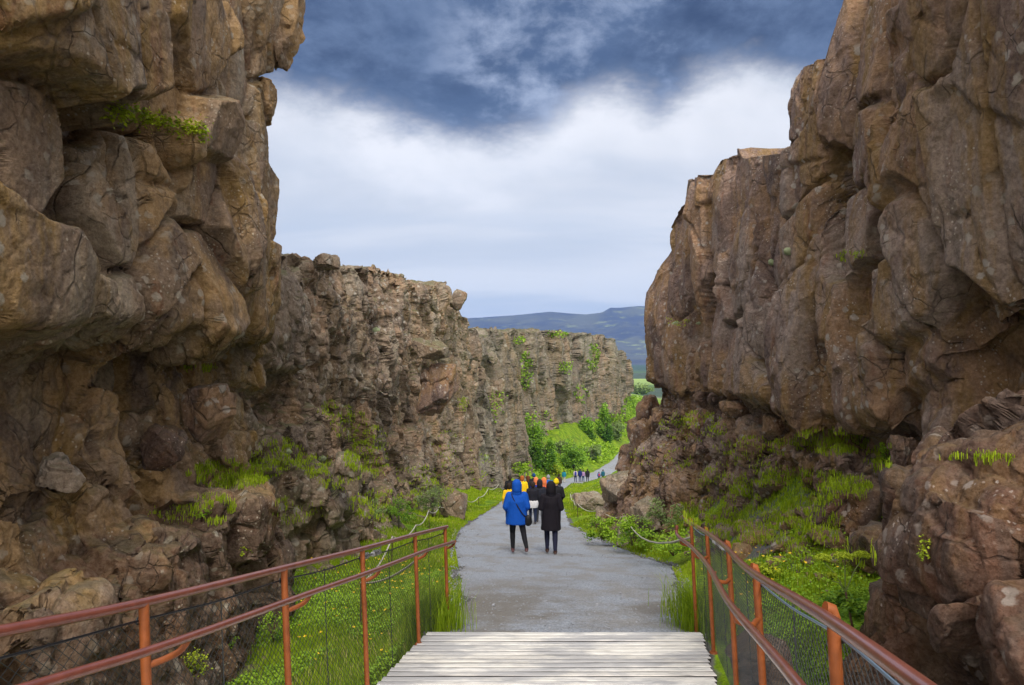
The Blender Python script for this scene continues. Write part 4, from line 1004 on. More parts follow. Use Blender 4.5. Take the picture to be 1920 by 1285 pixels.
def leaves(name, C, size, seed, mat, tint, parent=None, flat=0.5, aspect=.6):
    """Rhombic leaves at the points C, each with its own facing."""
    rs = np.random.RandomState(seed); n = len(C); C = np.asarray(C); size = np.asarray(size) * rs.uniform(.7, 1.25, n)
    nn = rs.normal(size=(n, 3)); nn[:, 2] = np.abs(nn[:, 2]) + flat; nn /= np.linalg.norm(nn, axis=1)[:, None]
    t = np.cross(nn, rs.normal(size=(n, 3))); t /= np.linalg.norm(t, axis=1)[:, None]; b = np.cross(nn, t)
    L = size[:, None] / 2; W = L * aspect
    v = np.stack([C - t * L, C + b * W - nn * L * .15, C + t * L, C - b * W - nn * L * .15], 1).reshape(-1, 3); i = np.arange(n) * 4
    o = mesh_np(name, v, [np.stack([i, i + 1, i + 2, i + 3], 1)], mat, smooth=False, parent=parent)
    attr(o, 'tint', np.repeat(np.clip(tint, 0, 1), 4)); return o

def build_grass():
    rs = np.random.RandomState(11)
    for side, n, name in ((-1, 120000, 'left'), (1, 85000, 'right')):
        y = 4.6 * (75 / 4.6) ** (rs.rand(n) ** 1.25)
        u = rs.rand(n) ** 1.1
        if side < 0:
            wall = np.interp(y, [4.6, 8, 10, 14, 20, 40, 60, 75], [-3.4, -3.2, -4.0, -4.1, -4.2, -4.0, -3.0, -1.5]); x = PL(y) - .0 + (wall - PL(y)) * u + .10
            x = np.where(y < 6.3, -1.05 + (wall + 1.05) * u, x)
        else:
            wall = np.interp(y, [4.6, 7, 9, 14, 20, 40, 75], [2.9, 4.2, 4.9, 5.1, 5.0, 6.5, 11]); x = PR(y) + (wall - PR(y)) * u - .10
            x = np.where(y < 6.3, 1.95 + (wall - 1.95) * u, x)
        P = np.stack([x, y, x * 0], 1); m = fbm(P, .7, 4, 40 + side); m2 = fbm(P, .25, 3, 50)
        keep = m > (-.28 if side < 0 else -.14)
        if side > 0:
            for cx, cy, r in ((3.9, 10.6, 0.5), (4.6, 13.0, .55), (4.0, 15.6, .45)): keep &= ((x - cx) ** 2 / r ** 2 + (y - cy) ** 2 / (1.6 * r) ** 2) > 1
            keep &= ~((x > 4.4) & (rs.rand(n) < .3))
        P = P[keep]; m = m[keep]; m2 = m2[keep]; P[:, 2] = terrain_z(P[:, 0], P[:, 1]) - .01; k = len(P)
        edge = np.minimum(np.abs(P[:, 0] - PL(P[:, 1])), np.abs(P[:, 0] - PR(P[:, 1])))
        h = rs.uniform(.05, .15, k) * (1 + .9 * np.clip(m, 0, 1)) * np.clip(edge / .35 + .45, 0, 1) * (1 + .004 * P[:, 1]); w = np.maximum(.006, .0011 * P[:, 1]) * rs.uniform(.7, 1.3, k)
        tint = np.clip(.5 + .5 * m2 + .35 * m + rs.normal(0, .16, k), 0, .90); dry = rs.rand(k) < (.02 + .10 * (m2 < -.1)); tint[dry] = .99
        blades('grass', P, h, w, 3 + side, GRASS, tint, 'bright green grass on the %s' % ('left verge and hollow beneath the boardwalk' if side < 0 else 'right verge and slope up to the right cliff'))
    # tall tufts at the mouth of the boardwalk
    for cx, cy, r, n, hh, lab in ((-.80, 6.75, .28, 1500, .42, 'tall grass tuft with dry base at the end of the left railing'), (1.92, 6.75, .30, 1900, .50, 'drooping tall grass tuft at the end of the right railing')):
        x = cx + rs.normal(0, r * .5, n); y = cy + rs.normal(0, r * .7, n); z = terrain_z(x, y); z = np.maximum(z, -2.62)
        o = blades('grass_tuft', np.stack([x, y, z], 1), rs.uniform(.4, 1, n) * hh, rs.uniform(.004, .008, n), 8, GRASS, np.clip(rs.normal(.35, .2, n), 0, .88), None, droop=.8)
        meta(o, lab, 'grass tuft')
    # broad-leaved cover beneath the left railing
    n = 42000; y = 4.4 * (12 / 4.4) ** rs.rand(n); wall = np.interp(y, [4.4, 8, 10, 12], [-3.3, -3.1, -3.9, -4.0]); x0 = np.where(y < 6.3, -1.05, PL(y) - .25); x = x0 + (wall - x0) * rs.rand(n)
    P = np.stack([x, y, x * 0], 1); m = fbm(P, 1.1, 3, 61); keep = m > -.15; P = P[keep]; m = m[keep]; P[:, 2] = terrain_z(P[:, 0], P[:, 1]) + rs.uniform(.02, .15, len(P))
    o = leaves('ground_leaves', P, np.full(len(P), .032), 5, HERB, .62 + .5 * m + rs.normal(0, .2, len(P)), flat=1.2, aspect=.8); meta(o, 'small round leaved ground cover in the hollow under the left railing', kind='stuff')
    n = 16000; y = 4.4 * (10 / 4.4) ** rs.rand(n); wall = np.interp(y, [4.4, 7, 9, 12], [2.8, 4.2, 4.8, 5]); x0 = np.where(y < 6.3, 1.95, PR(y) + .15); x = x0 + (wall - x0) * rs.rand(n)
    P = np.stack([x, y, x * 0], 1); m = fbm(P, 1.1, 3, 62); keep = m > -.1; P = P[keep]; m = m[keep]; P[:, 2] = terrain_z(P[:, 0], P[:, 1]) + rs.uniform(.02, .12, len(P))
    o = leaves('ground_leaves', P, np.full(len(P), .032), 6, HERB, .4 + .5 * m + rs.normal(0, .2, len(P)), flat=1.2, aspect=.8); meta(o, 'small leaves among the grass behind the right railing', kind='stuff')
build_grass()

def ledge_grass(spots, seed, label, mat, hs=1.0, leafy=False):
    rs = np.random.RandomState(seed); P = []; H = []; W = []; T = []
    for (x, y, rx, ry, n, h) in spots:
        tint0 = rs.uniform(.62, .88)
        for _ in range(n):
            a = rs.rand() * 6.283; r = rs.rand() ** .5; loc, nor, ob = ray(x + rx * r * math.cos(a), y + ry * r * math.sin(a), 200)
            if loc is None or nor.z < .12 or ob.name.startswith(('railing', 'mesh', 'post')): continue
            D = loc.length
            for _k in range(5):
                P.append((loc.x + rs.normal(0, .02) * D / 8, loc.y + rs.normal(0, .03) * D / 8, loc.z + rs.normal(0, .01))); H.append(h * rs.uniform(.2, .6)); W.append(max(.006, .0011 * D)); T.append(min(.88, max(0, tint0 + rs.normal(0, .18))))
    if P: return blades('ledge_grass', np.array(P), np.array(H), np.array(W), seed, mat, np.array(T), label, droop=.7)
SPL = [(430, 890, 78, 26, 620, .12), (400, 955, 45, 26, 200, .12), (520, 852, 48, 30, 320, .12), (585, 872, 36, 24, 200, .12), (505, 875, 30, 20, 100, .1), (655, 795, 34, 36, 260, .16), (690, 862, 44, 38, 420, .18), (705, 822, 26, 24, 160, .16), (620, 770, 20, 20, 80, .14),
       (372, 690, 34, 7, 90, .06), (720, 950, 70, 30, 360, .22), (810, 920, 40, 22, 220, .25), (780, 890, 40, 20, 140, .2), (868, 758, 12, 16, 60, .3), (640, 905, 40, 16, 120, .14), (560, 960, 60, 30, 160, .14), (330, 960, 50, 20, 80, .08), (845, 850, 40, 50, 130, .25), (905, 880, 25, 40, 100, .3)]
SPR = [(1596, 480, 28, 11, 120, .07), (1300, 800, 70, 28, 300, .12), (1420, 840, 80, 22, 260, .14), (1560, 828, 75, 24, 420, .16), (1500, 915, 130, 34, 900, .16), (1400, 900, 90, 40, 420, .14), (1650, 855, 30, 30, 140, .12), (1450, 985, 130, 40, 700, .14), (1560, 1060, 90, 50, 500, .16), (1330, 960, 60, 30, 260, .16),
       (1272, 602, 26, 10, 60, .06), (1840, 858, 70, 8, 60, .05), (1240, 860, 60, 30, 100, .14)]
DG = None
bpy.context.view_layer.update(); DG = bpy.context.evaluated_depsgraph_get()
ledge_grass(SPL, 21, 'bright grass growing on the ledges of the left cliffs', GRASS)
ledge_grass(SPR, 22, 'yellow green grass growing between the stones on the right slope', GRASS)
def far_patches():
    """Green growth on the ledges and slopes far down the canyon."""
    rs = np.random.RandomState(31); C = []; S = []; T = []
    for (x, y, rx, ry, n) in ((985, 695, 12, 36, 160), (975, 640, 10, 8, 40), (1112, 672, 12, 26, 130), (1060, 690, 14, 10, 50), (1010, 800, 30, 30, 80), (1090, 740, 14, 20, 50), (930, 760, 14, 30, 60), (1045, 628, 20, 5, 50),
                              (1150, 800, 34, 24, 500), (1185, 775, 22, 20, 320), (1120, 850, 40, 20, 500), (1060, 860, 40, 30, 500), (1000, 880, 40, 14, 350), (1190, 750, 20, 8, 150), (1200, 735, 14, 6, 80)):
        t0 = rs.uniform(.3, .8)
        for _ in range(n):
            a = rs.rand() * 6.283; r = rs.rand() ** .5; loc, nor, ob = ray(x + rx * r * math.cos(a), y + ry * r * math.sin(a), 500)
            if loc is None or ob.name.startswith(('path', 'right', 'boulder', 'rubble')): continue
            for k in range(3): C.append(loc + Vector(rs.normal(0, .22, 3)) + Vector((0, 0, .15))); S.append(.0042 * loc.y); T.append(t0 + rs.normal(0, .2))
    o = leaves('undergrowth', np.array(C), S, 5, HERB, np.array(T) + .1); meta(o, 'low bright scrub on the slope and ledges of the far cliff', kind='stuff')
far_patches()

def crown_pts(rs, c, rx, rz, n, clumps=14, pointed=0.0):
    """Leaf positions in uneven clumps through a crown's volume."""
    cc = []
    while len(cc) < clumps:
        p = rs.uniform(-1, 1, 3)
        lim = 1 - pointed * max(0, (p[2] + .4) / 1.4)
        if np.hypot(p[0], p[1]) < lim and abs(p[2]) < 1 and p[0] ** 2 + p[1] ** 2 + p[2] ** 2 < 1.15: cc.append(p)
    cc = np.array(cc); k = rs.randint(0, clumps, n); q = rs.normal(0, .19, (n, 3)) * rs.uniform(.6, 1.3, (clumps, 1))[k]
    P = cc[k] + q
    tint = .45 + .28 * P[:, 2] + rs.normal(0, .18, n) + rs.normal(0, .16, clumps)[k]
    return np.array(c) + P * np.array([rx, rx, rz]), tint
def tree(px_, py_, Y, h, rx, seed, label, mat=BIRCH, n=2600, leaf=None, pointed=.5, group=None, stems=1, name='birch_tree', cat='tree', low=.1):
    rs = np.random.RandomState(seed); x = (px_ - CX) / FPX * Y; z = float(terrain_z(np.array([x]), np.array([float(Y)]))[0])
    if py_: z = (HZ - py_) / FPX * Y
    root = empty(name, (x, Y, z)); meta(root, label, cat, group)
    bm = bmesh.new()
    for s in range(stems):
        o = Vector((rs.normal(0, .06) * h * (s > 0), rs.normal(0, .04) * h * (s > 0), 0)); lean = Vector((rs.normal(0, .05), rs.normal(0, .05), 1))
        pts = [o * .3 + Vector((0, 0, -.3))] + [o + lean * h * k + Vector((rs.normal(0, .012), rs.normal(0, .012), 0)) * h for k in (.25, .5, .75, .93)]
        tube(bm, pts, [.022 * h, .018 * h, .013 * h, .008 * h, .002 * h], 7)
        for _ in range(9):
            k = rs.uniform(.2, .85); b = o + lean * h * k; a = rs.rand() * 6.28; L = rx * rs.uniform(.5, .95) * (1 - .5 * k)
            tube(bm, [b, b + Vector((math.cos(a) * L * .5, math.sin(a) * L * .5, L * .35)), b + Vector((math.cos(a) * L, math.sin(a) * L, L * .8))], [.007 * h, .004 * h, .0015 * h], 5)
    mesh_bm('trunk', bm, BARK, root, smooth=True)
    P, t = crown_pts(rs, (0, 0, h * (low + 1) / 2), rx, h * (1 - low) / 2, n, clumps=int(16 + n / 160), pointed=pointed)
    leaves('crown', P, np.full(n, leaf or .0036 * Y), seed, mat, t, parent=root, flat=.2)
    return root
tree(1000, None, 104, 7.6, 1.9, 1, 'tallest birch at the foot of the far cliff beside the path bend', n=3600, pointed=.55, stems=3)
tree(975, None, 102, 4.6, 1.8, 2, 'grey green bushy birch left of the tallest birch', mat=WILLOW, n=2200, pointed=.2, stems=3)
tree(1022, None, 106, 5.4, 1.7, 3, 'bright green birch crowding the right side of the tallest birch', n=2400, pointed=.3, stems=2)
tree(1074, None, 113, 4.6, 1.9, 4, 'rounded dark green shrub on the left of the path bend', mat=BIRCH, n=2200, pointed=.1, stems=4, name='shrub', cat='shrub', low=.0)
tree(1050, None, 120, 2.6, 2.2, 5, 'low spreading shrub between the tallest birch and the rounded dark shrub', mat=WILLOW, n=1400, pointed=0, stems=4, name='shrub', cat='shrub', low=.0)
tree(1134, 832, 163, 8.8, 1.7, 6, 'slender pointed birch standing alone by the far cliff', n=2400, pointed=.7)
tree(1099, 836, 156, 6.4, 2.2, 7, 'pair of leafy birches against the far cliff left of the slender one', n=2400, pointed=.3, stems=2)
tree(1152, 822, 175, 4.0, 2.4, 8, 'grey green bush right of the slender pointed birch', mat=WILLOW, n=1400, pointed=0, stems=4, name='shrub', cat='shrub', low=0)
tree(1110, 862, 135, 2.6, 2.2, 9, 'small round bush on the slope above the path bend', mat=WILLOW, n=1200, pointed=0, stems=3, name='shrub', cat='shrub', low=0)
tree(1205, 738, 420, 5.5, 7, 10, 'low bush on the plain beyond the canyon mouth', mat=WILLOW, n=900, pointed=0, stems=3, name='shrub', cat='shrub', low=0)
tree(1035, 890, 108, 2.2, 1.7, 12, 'lime green bush at the path edge under the birches', mat=LIME, n=1200, pointed=0, stems=3, name='shrub', cat='shrub', low=0)
tree(812, 955, 27.5, .85, .6, 13, 'grey leaved bush at the foot of the left cliff above the rope', mat=WILLOW, n=1800, leaf=.06, pointed=0, stems=5, name='shrub', cat='shrub', low=0)
tree(690, 985, 17.5, .6, .5, 14, 'scrubby bush on the left verge below the ledge grass', mat=WILLOW, n=1800, leaf=.045, pointed=0, stems=5, name='shrub', cat='shrub', low=0)
tree(748, 975, 21, .6, .5, 15, 'bright green bush behind the scrubby one on the left verge', mat=BIRCH, n=1500, leaf=.05, pointed=0, stems=5, name='shrub', cat='shrub', low=0)

def plant(px_, py_, Y, h, r, seed, label, mat=HERB, n=700, leaf=.05, name='leafy_plant', on_rock=True):
    loc = None
    if on_rock:
        loc, nor, ob = ray(px_, py_, 60)
    if loc is None: loc = px(px_, py_, Y)
    rs = np.random.RandomState(seed); root = empty(name, loc); meta(root, label, 'plant')
    bm = bmesh.new()
    for _ in range(10):
        a = rs.rand() * 6.28; q = Vector((math.cos(a) * r * rs.rand(), math.sin(a) * r * rs.rand(), h * rs.uniform(.6, 1)))
        tube(bm, [Vector((0, 0, -.03)), q * .5 + Vector((0, 0, .02)), q], [.006, .004, .002], 5)
    mesh_bm('stem', bm, STEM, root, smooth=True)
    P, t = crown_pts(rs, (0, 0, h * .5), r, h * .55, n, clumps=16); leaves('foliage', P, np.full(n, leaf), seed, mat, t + .15, parent=root, flat=.8, aspect=.7)
    return root
plant(512, 1200, 6, .34, .15, 1, 'bright leafy plant against the rock beside the third left railing post', n=650, leaf=.032)
plant(365, 1262, 4.5, .20, .12, 2, 'round leafy plant low on the rock behind the second left railing post', mat=LIME, n=520, leaf=.026)
plant(432, 1215, 5.5, .12, .08, 3, 'small leafy sprig on the rock between two left railing posts', n=220, leaf=.024)
plant(378, 975, 7, .12, .09, 4, 'tiny bright plant under the left ledge grass', n=160, leaf=.03)
plant(462, 1040, 8, .10, .08, 5, 'yellow green sprig on the red brown rock face', mat=LIME, n=140, leaf=.03)
plant(1128, 1012, 18.8, .55, .42, 6, 'broad leaved plant bulging over the right path edge', n=1500, leaf=.07, on_rock=False)
plant(1185, 1022, 17, .6, .55, 7, 'mound of green leaves under the rope on the right verge', n=1900, leaf=.06, on_rock=False)
plant(1262, 1040, 13.5, .45, .6, 8, 'dense green clump where the rope meets the right railing', n=1900, leaf=.05, on_rock=False)
plant(1440, 1075, 7, .16, .2, 9, 'yellowish leafy clump left of the tall umbel plant', mat=LIME, n=700, leaf=.04)
plant(1240, 985, 17, .6, .5, 10, 'olive bush in front of the large grey brown boulder', mat=WILLOW, n=1500, leaf=.05, on_rock=False)
plant(1665, 868, 8.5, .25, .14, 11, 'bright plant in the hollow beside the pillar stone', n=350, leaf=.04)
plant(1275, 800, 18, .4, .3, 12, 'light green plant on the broken ledge at the cliff corner', mat=LIME, n=350, leaf=.06)
plant(1740, 1050, 4.8, .12, .05, 13, 'yellow flowered sprig on the edge of the dark rock', mat=LIME, n=130, leaf=.02)
def fern_row():
    rs = np.random.RandomState(9); C = []; T = []
    for i in range(950):
        k = rs.rand(); loc, nor, ob = ray(198 + 185 * k + rs.normal(0, 3), 208 + 42 * k + rs.normal(0, 9), 30)
        if loc is None: continue
        C.append(loc + Vector(rs.normal(0, .02, 3)) + Vector((.03, 0, .03 * rs.rand()))); T.append(.6 + .3 * math.sin(k * 17) + rs.normal(0, .2))
    o = leaves('ledge_plants', np.array(C), np.full(len(C), .045), 4, LIME, np.array(T)); meta(o, 'yellow green ferns along a crack high on the near left cliff', kind='stuff')
fern_row()
for i, (x, y, r, lab) in enumerate(((1476, 470, .13, 'pale moss cushion in the upper crack of the right cliff'), (1450, 497, .11, 'greenish moss cushion just below the pale one'), (1272, 603, .22, 'flat moss cushion on the corner of the right cliff'), (1310, 606, .12, 'narrow moss strip beside the flat cushion'),
                                    (702, 618, .22, 'pale moss cushion on the middle cliff face'), (910, 858, .5, 'whitish moss shelf low on the far end of the middle cliff'), (600, 862, .15, 'grey green moss cushion on the left ledge'), (540, 850, .12, 'moss cushion among the grass of the left ledge'))):
    loc, nor, ob = ray(x, y, 200)
    if loc is None: continue
    u, f = ico(4); P = u * np.array([1.2, .9, .45]) * r; P = P * (1 + .16 * fbm(P + i, 5 / r * .5, 3, i))[:, None]
    o = mesh_np('moss_cushion', P * np.array([1, 1, 1.5]), [f], PAD); o.location = loc - nor * r * .75; meta(o, lab, 'moss')

def umbel_plant():
    loc = None
    x, y = 2.83, 5.75; z = float(terrain_z(np.array([x]), np.array([y]))[0])
    root = empty('umbel_plant', (x, y, z)); meta(root, 'tall umbel plant with three green flower heads behind the right railing', 'plant'); rs = np.random.RandomState(4)
    top = Vector((-.02, 0, HZ and (672 - 1110) / FPX * y - z)); bm = bmesh.new()
    tube(bm, [Vector((.10, 0, -.05)), Vector((.06, 0, top.z * .5)), top], [.013, .011, .009], 8); mesh_bm('stem', bm, STEM, root, smooth=True)
    for (cx, cy, r) in ((1545, 1050, .062), (1583, 1046, .07), (1616, 1044, .068), (1560, 1085, .03)):
        c = px(cx, cy, y) - Vector((x, y, z)); bm = bmesh.new(); tube(bm, [top, (top + c) / 2 + Vector((0, 0, .02)), c - Vector((0, 0, .02))], [.006, .005, .004], 6)
        for k in range(26):
            a = k * 2.4; q = math.sqrt((k + .5) / 26) * r; e = c + Vector((math.cos(a) * q, math.sin(a) * q, .03 - q * q * 6)); tube(bm, [c - Vector((0, 0, .02)), e], .0012, 3, cap=False)
        hd = mesh_bm('flower_stalk', bm, simple('umbel_stalk', (.16, .22, .05), .7), root)
        C = []
        for k in range(26):
            a = k * 2.4; q = math.sqrt((k + .5) / 26) * r; e = np.array(c + Vector((math.cos(a) * q, math.sin(a) * q, .035 - q * q * 6))); C.append(e + rs.normal(0, .007, (30, 3)))
        C = np.concatenate(C); leaves('umbel', C, np.full(len(C), .017), 3, LIME, rs.normal(.72, .2, len(C)), parent=hd)
    C, t = crown_pts(rs, top * 1.0 + Vector((0, 0, -.06)), .17, .13, 420, clumps=12); leaves('foliage', C, np.full(420, .045), 6, HERB, t - .1, parent=root, flat=1.0)
umbel_plant()

def flowers():
    bm = bmesh.new(); tube(bm, [Vector((0, 0, -.12)), Vector((.004, 0, -.05)), Vector((0, 0, 0))], .0016, 4)
    ds = bmesh.new()
    me = bpy.data.meshes.new('flower_stem'); bm.to_mesh(me); bm.free(); me.materials.append(simple('flower_stem', (.08, .2, .03), .7))
    v = []; f = []
    for k in range(5):
        a = k * 1.2566; c, s = math.cos(a), math.sin(a); q = math.cos(a + .55), math.sin(a + .55); w = math.cos(a - .55), math.sin(a - .55); i = len(v)
        v += [(0, 0, 0), (w[0] * .011, w[1] * .011, .005), (c * .019, s * .019, .008), (q[0] * .011, q[1] * .011, .005)]; f.append((i, i + 1, i + 2, i + 3))
    mp = bpy.data.meshes.new('petals'); mp.from_pydata(v, [], f); mp.materials.append(PETAL); ds.free()
    rs = np.random.RandomState(77)
    def put(x, y, z, sc, lab, grp):
        r = bpy.data.objects.new('buttercup', me); r.location = (x, y, z); r.scale = (sc,) * 3; r.rotation_euler = (rs.normal(0, .2), rs.normal(0, .2), rs.rand() * 6); COL.objects.link(r); meta(r, lab, 'flower', grp)
        p = bpy.data.objects.new('petals', mp); p.parent = r; COL.objects.link(p)
    pts = []
    for _ in range(70):
        pts.append((rs.normal(760, 45), rs.normal(1095, 22)))
    for _ in range(75): pts.append((rs.uniform(560, 850), rs.uniform(1035, 1270)))
    for (qx, qy) in pts:
        loc, nor, ob = ray_ground(qx, qy)
        if loc is None or loc.x > PL(loc.y) - .1 or (loc.y < 6.4 and loc.x > -1.1): continue
        put(loc.x, loc.y, loc.z + rs.uniform(.14, .22), 1 if loc.y < 8 else 1.3, 'small yellow buttercup in the grass behind the left railing', 'buttercups in the left grass')
    for _ in range(60):
        loc, nor, ob = ray_ground(rs.normal(1390, 60) if _ < 35 else rs.uniform(1340, 1640), rs.normal(1075, 22) if _ < 35 else rs.uniform(1020, 1180))
        if loc is None or loc.x < PR(loc.y) + .15 or loc.y > 12 or (loc.y < 6.4 and loc.x < 2.0): continue
        put(loc.x, loc.y, loc.z + rs.uniform(.12, .2), 1 if loc.y < 8 else 1.3, 'small yellow buttercup in the grass behind the right railing', 'buttercups in the right grass')
def ray_ground(x, y):
    d = Vector(((x - CX) / FPX, 1, (HZ - y) / FPX)); Y = np.linspace(3, 30, 540)
    z = terrain_z(d.x * Y, Y); k = np.nonzero(d.z * Y < z)[0]
    if not len(k): return None, None, None
    q = d * float(Y[k[0]]); return q, None, None
flowers()
# ------------------------------------------------------------------ people
_cm = {}
def cloth(col, rough=.8):
    k = tuple(col) + (rough,)
    if k not in _cm: _cm[k] = simple('cloth', col, rough, var=.18, scale=30, bump=.003); _cm[k].node_tree.nodes['Principled BSDF'].inputs['Specular IOR Level'].default_value = .2
    return _cm[k]
SKIN = simple('skin', (0.50, 0.30, 0.22), 0.5, var=.08, scale=12)
def cap(bm, p0, p1, r0, r1, fl=1.0, seg=14):
    """Closed tapered capsule; fl squeezes it front to back."""
    p0, p1 = Vector(p0), Vector(p1); d = p1 - p0; L = d.length or 1e-6; d = d / L if L > 1e-5 else Vector((0, 0, 1))
    s = Vector((1, 0, 0)); s = (s - d * s.dot(d)); s = s.normalized() if s.length > .2 else Vector((0, 1, 0)).cross(d).normalized(); q = d.cross(s); rings = []
    st = [(-math.cos(a) * r0, math.sin(a) * r0, 0) for a in np.linspace(.25, math.pi / 2, 4)] + [(L + math.cos(a) * r1 * 1.0, math.sin(a) * r1, 0) for a in np.linspace(math.pi / 2, .25, 4)]
    for z, r, _ in st: rings.append([bm.verts.new(p0 + d * z + s * math.cos(k * 2 * math.pi / seg) * r + q * math.sin(k * 2 * math.pi / seg) * r * fl) for k in range(seg)])
    for A, B2 in zip(rings, rings[1:]):
        for k in range(seg): bm.faces.new((A[k], A[(k + 1) % seg], B2[(k + 1) % seg], B2[k]))
    bm.faces.new(rings[0][::-1]); bm.faces.new(rings[-1])
def loft(bm, rings, seg=20):
    """rings: (z, rx, ry, cx, cy)."""
    R_ = []
    for z, rx, ry, cx, cy in rings: R_.append([bm.verts.new((cx + rx * math.cos(k * 2 * math.pi / seg), cy + ry * math.sin(k * 2 * math.pi / seg), z)) for k in range(seg)])
    for A, B2 in zip(R_, R_[1:]):
        for k in range(seg): bm.faces.new((A[k], A[(k + 1) % seg], B2[(k + 1) % seg], B2[k]))
    bm.faces.new(R_[0][::-1]); bm.faces.new(R_[-1])
def fuse(name, bm, voxel, mat, parent, it=3, fold=0.0, seed=1):
    bmesh.ops.recalc_face_normals(bm, faces=bm.faces)
    me = bpy.data.meshes.new(name); bm.to_mesh(me); bm.free(); t = bpy.data.objects.new('t', me); COL.objects.link(t)
    m = t.modifiers.new('r', 'REMESH'); m.mode = 'VOXEL'; m.voxel_size = voxel
    s = t.modifiers.new('s', 'SMOOTH'); s.iterations = it; s.factor = .5
    dg = bpy.context.evaluated_depsgraph_get(); nm = bpy.data.meshes.new_from_object(t.evaluated_get(dg)); bpy.data.objects.remove(t)
    if fold:
        n = len(nm.vertices); v = np.zeros(n * 3, np.float32); nr = np.zeros(n * 3, np.float32); nm.vertices.foreach_get('co', v); nm.vertices.foreach_get('normal', nr)
        v = v.reshape(-1, 3).astype(float); nr = nr.reshape(-1, 3)
        f = fbm(v * np.array([1, 1, .45]), 9, 3, seed); f = (1 - np.abs(f) * 2.2) * fold
        nm.vertices.foreach_set('co', (v + nr * f[:, None]).astype(np.float32).ravel())
    nm.name = name; nm.polygons.foreach_set('use_smooth', np.ones(len(nm.polygons), bool)); nm.materials.clear(); nm.materials.append(mat)
    o = bpy.data.objects.new(name, nm); COL.objects.link(o); o.parent = parent; return o
def person(x, Y, H, label, jacket, trousers, shoes=(.05, .04, .04), head='hair', head_col=(.03, .02, .015), hem=.85, wide=1.0, stride=.18, lift=0.0, arms='down', heading=0.0, lod=0, flare=1.0, z=None, sweater=None, bag=False, pack=None, group='walkers going down the canyon path', swing=0.0):
    """Figure facing +Y (away), built 1.75 m tall and scaled to H."""
    if z is None: z = float(np.interp(Y, TY, ZC))
    root = empty('person', (x, Y, z + .005)); root.scale = (H / 1.75,) * 3; root.rotation_euler = (0, 0, R(heading)); meta(root, label, 'person', group)
    vx = (.0065, .014, .03)[lod]; W = wide
    hl, hr = Vector((-.09, 0, .92)), Vector((.09, 0, .92))
    kl, kr = Vector((-.095, .05 + stride * .45, .50)), Vector((.10 + swing * .5, -stride * .35 + .03, .49 + lift * .3))
    al, ar = Vector((-.09, stride * .55, .085)), Vector((.10 + swing, -stride * 1.15, .085 + lift))
    sl, sr = Vector((-.18, 0, 1.43)), Vector((.18, 0, 1.43))
    if arms == 'down': el, er = Vector((-.235, -.05, 1.15)), Vector((.235, -.02, 1.15)); wl, wr = Vector((-.235, .06, .90)), Vector((.24, .03, .90))
    elif arms == 'front': el, er = Vector((-.25, -.04, 1.14)), Vector((.25, -.04, 1.14)); wl, wr = Vector((-.10, .20, 1.10)), Vector((.10, .20, 1.12))
    else: el, er = Vector((-.27, -.05, 1.15)), Vector((.25, -.06, 1.15)); wl, wr = Vector((-.17, .10, .98)), Vector((.17, .10, .98))
    # body: one continuous surface
    bm = bmesh.new()
    cap(bm, (0, .01, 1.655), (0, .02, 1.60), .092, .078, 1.1); cap(bm, (0, .035, 1.565), (0, .05, 1.555), .05, .045)          # skull, jaw
    if lod < 2:
        cap(bm, (0, .118, 1.625), (0, .132, 1.598), .010, .015)                                                               # nose
        for s in (-1, 1): cap(bm, (s * .093, .01, 1.635), (s * .090, .012, 1.60), .014, .010)                                  # ears
        cap(bm, (-.03, .105, 1.655), (.03, .105, 1.655), .012, .012); cap(bm, (-.018, .108, 1.563), (.018, .108, 1.563), .009, .009)  # brow, lips
    cap(bm, (0, -.01, 1.58), (0, -.01, 1.44), .052, .06); cap(bm, (-.10, 0, 1.38), (.10, 0, 1.38), .085, .085); cap(bm, (0, 0, 1.30), (0, 0, 1.12), .145, .12, .72); cap(bm, (-.04, 0, .98), (.04, 0, .98), .12, .12, .85)
    for h_, k_, a_, s_, e_, w_, sg in ((hl, kl, al, sl, el, wl, -1), (hr, kr, ar, sr, er, wr, 1)):
        cap(bm, h_, k_, .085, .055); cap(bm, k_, k_.lerp(a_, .35), .052, .055); cap(bm, k_.lerp(a_, .3), a_, .055, .035)
        cap(bm, a_, a_ + Vector((0, .14, -.05)), .038, .028)
        cap(bm, s_, e_, .052, .040); cap(bm, e_, w_, .040, .027)
        d = (w_ - e_).normalized(); sd = d.cross(Vector((1, 0, 0))); sd = sd.normalized() if sd.length > .1 else Vector((0, 1, 0)); pc = w_ + d * .05
        cap(bm, w_, w_ + d * .085, .028, .032, .6)
        for i, (o_, L_) in enumerate(((-.026, .062), (-.009, .075), (.009, .070), (.026, .055))):
            b_ = w_ + d * .09 + sd * o_; m_ = b_ + d * L_ * .5 + Vector((-sg * .004, 0, 0)); cap(bm, b_, m_, .0092, .0085, seg=8); cap(bm, m_, m_ + (d * .8 + Vector((-sg * .5, 0, 0))).normalized() * L_ * .5, .0085, .0072, seg=8)
        tb = w_ + d * .035 + sd * .028; cap(bm, tb, tb + (d * .7 + sd * .7) * .035, .011, .010, seg=8); cap(bm, tb + (d * .7 + sd * .7) * .035, tb + (d * .95 + sd * .5) * .065, .010, .008, seg=8)
    fuse('body', bm, vx, SKIN, root, 2)
    if lod == 0:
        for s in (-1, 1):
            bm = bmesh.new(); bmesh.ops.create_uvsphere(bm, u_segments=10, v_segments=8, radius=.011, matrix=Matrix.Translation((s * .031, .106, 1.637))); mesh_bm('eye', bm, simple('eye', (.03, .02, .02), .2), root, smooth=True)
    # trousers
    bm = bmesh.new(); loft(bm, [(.86, .15, .12, 0, 0), (.95, .16, .13, 0, 0), (1.04, .15, .12, 0, 0)])
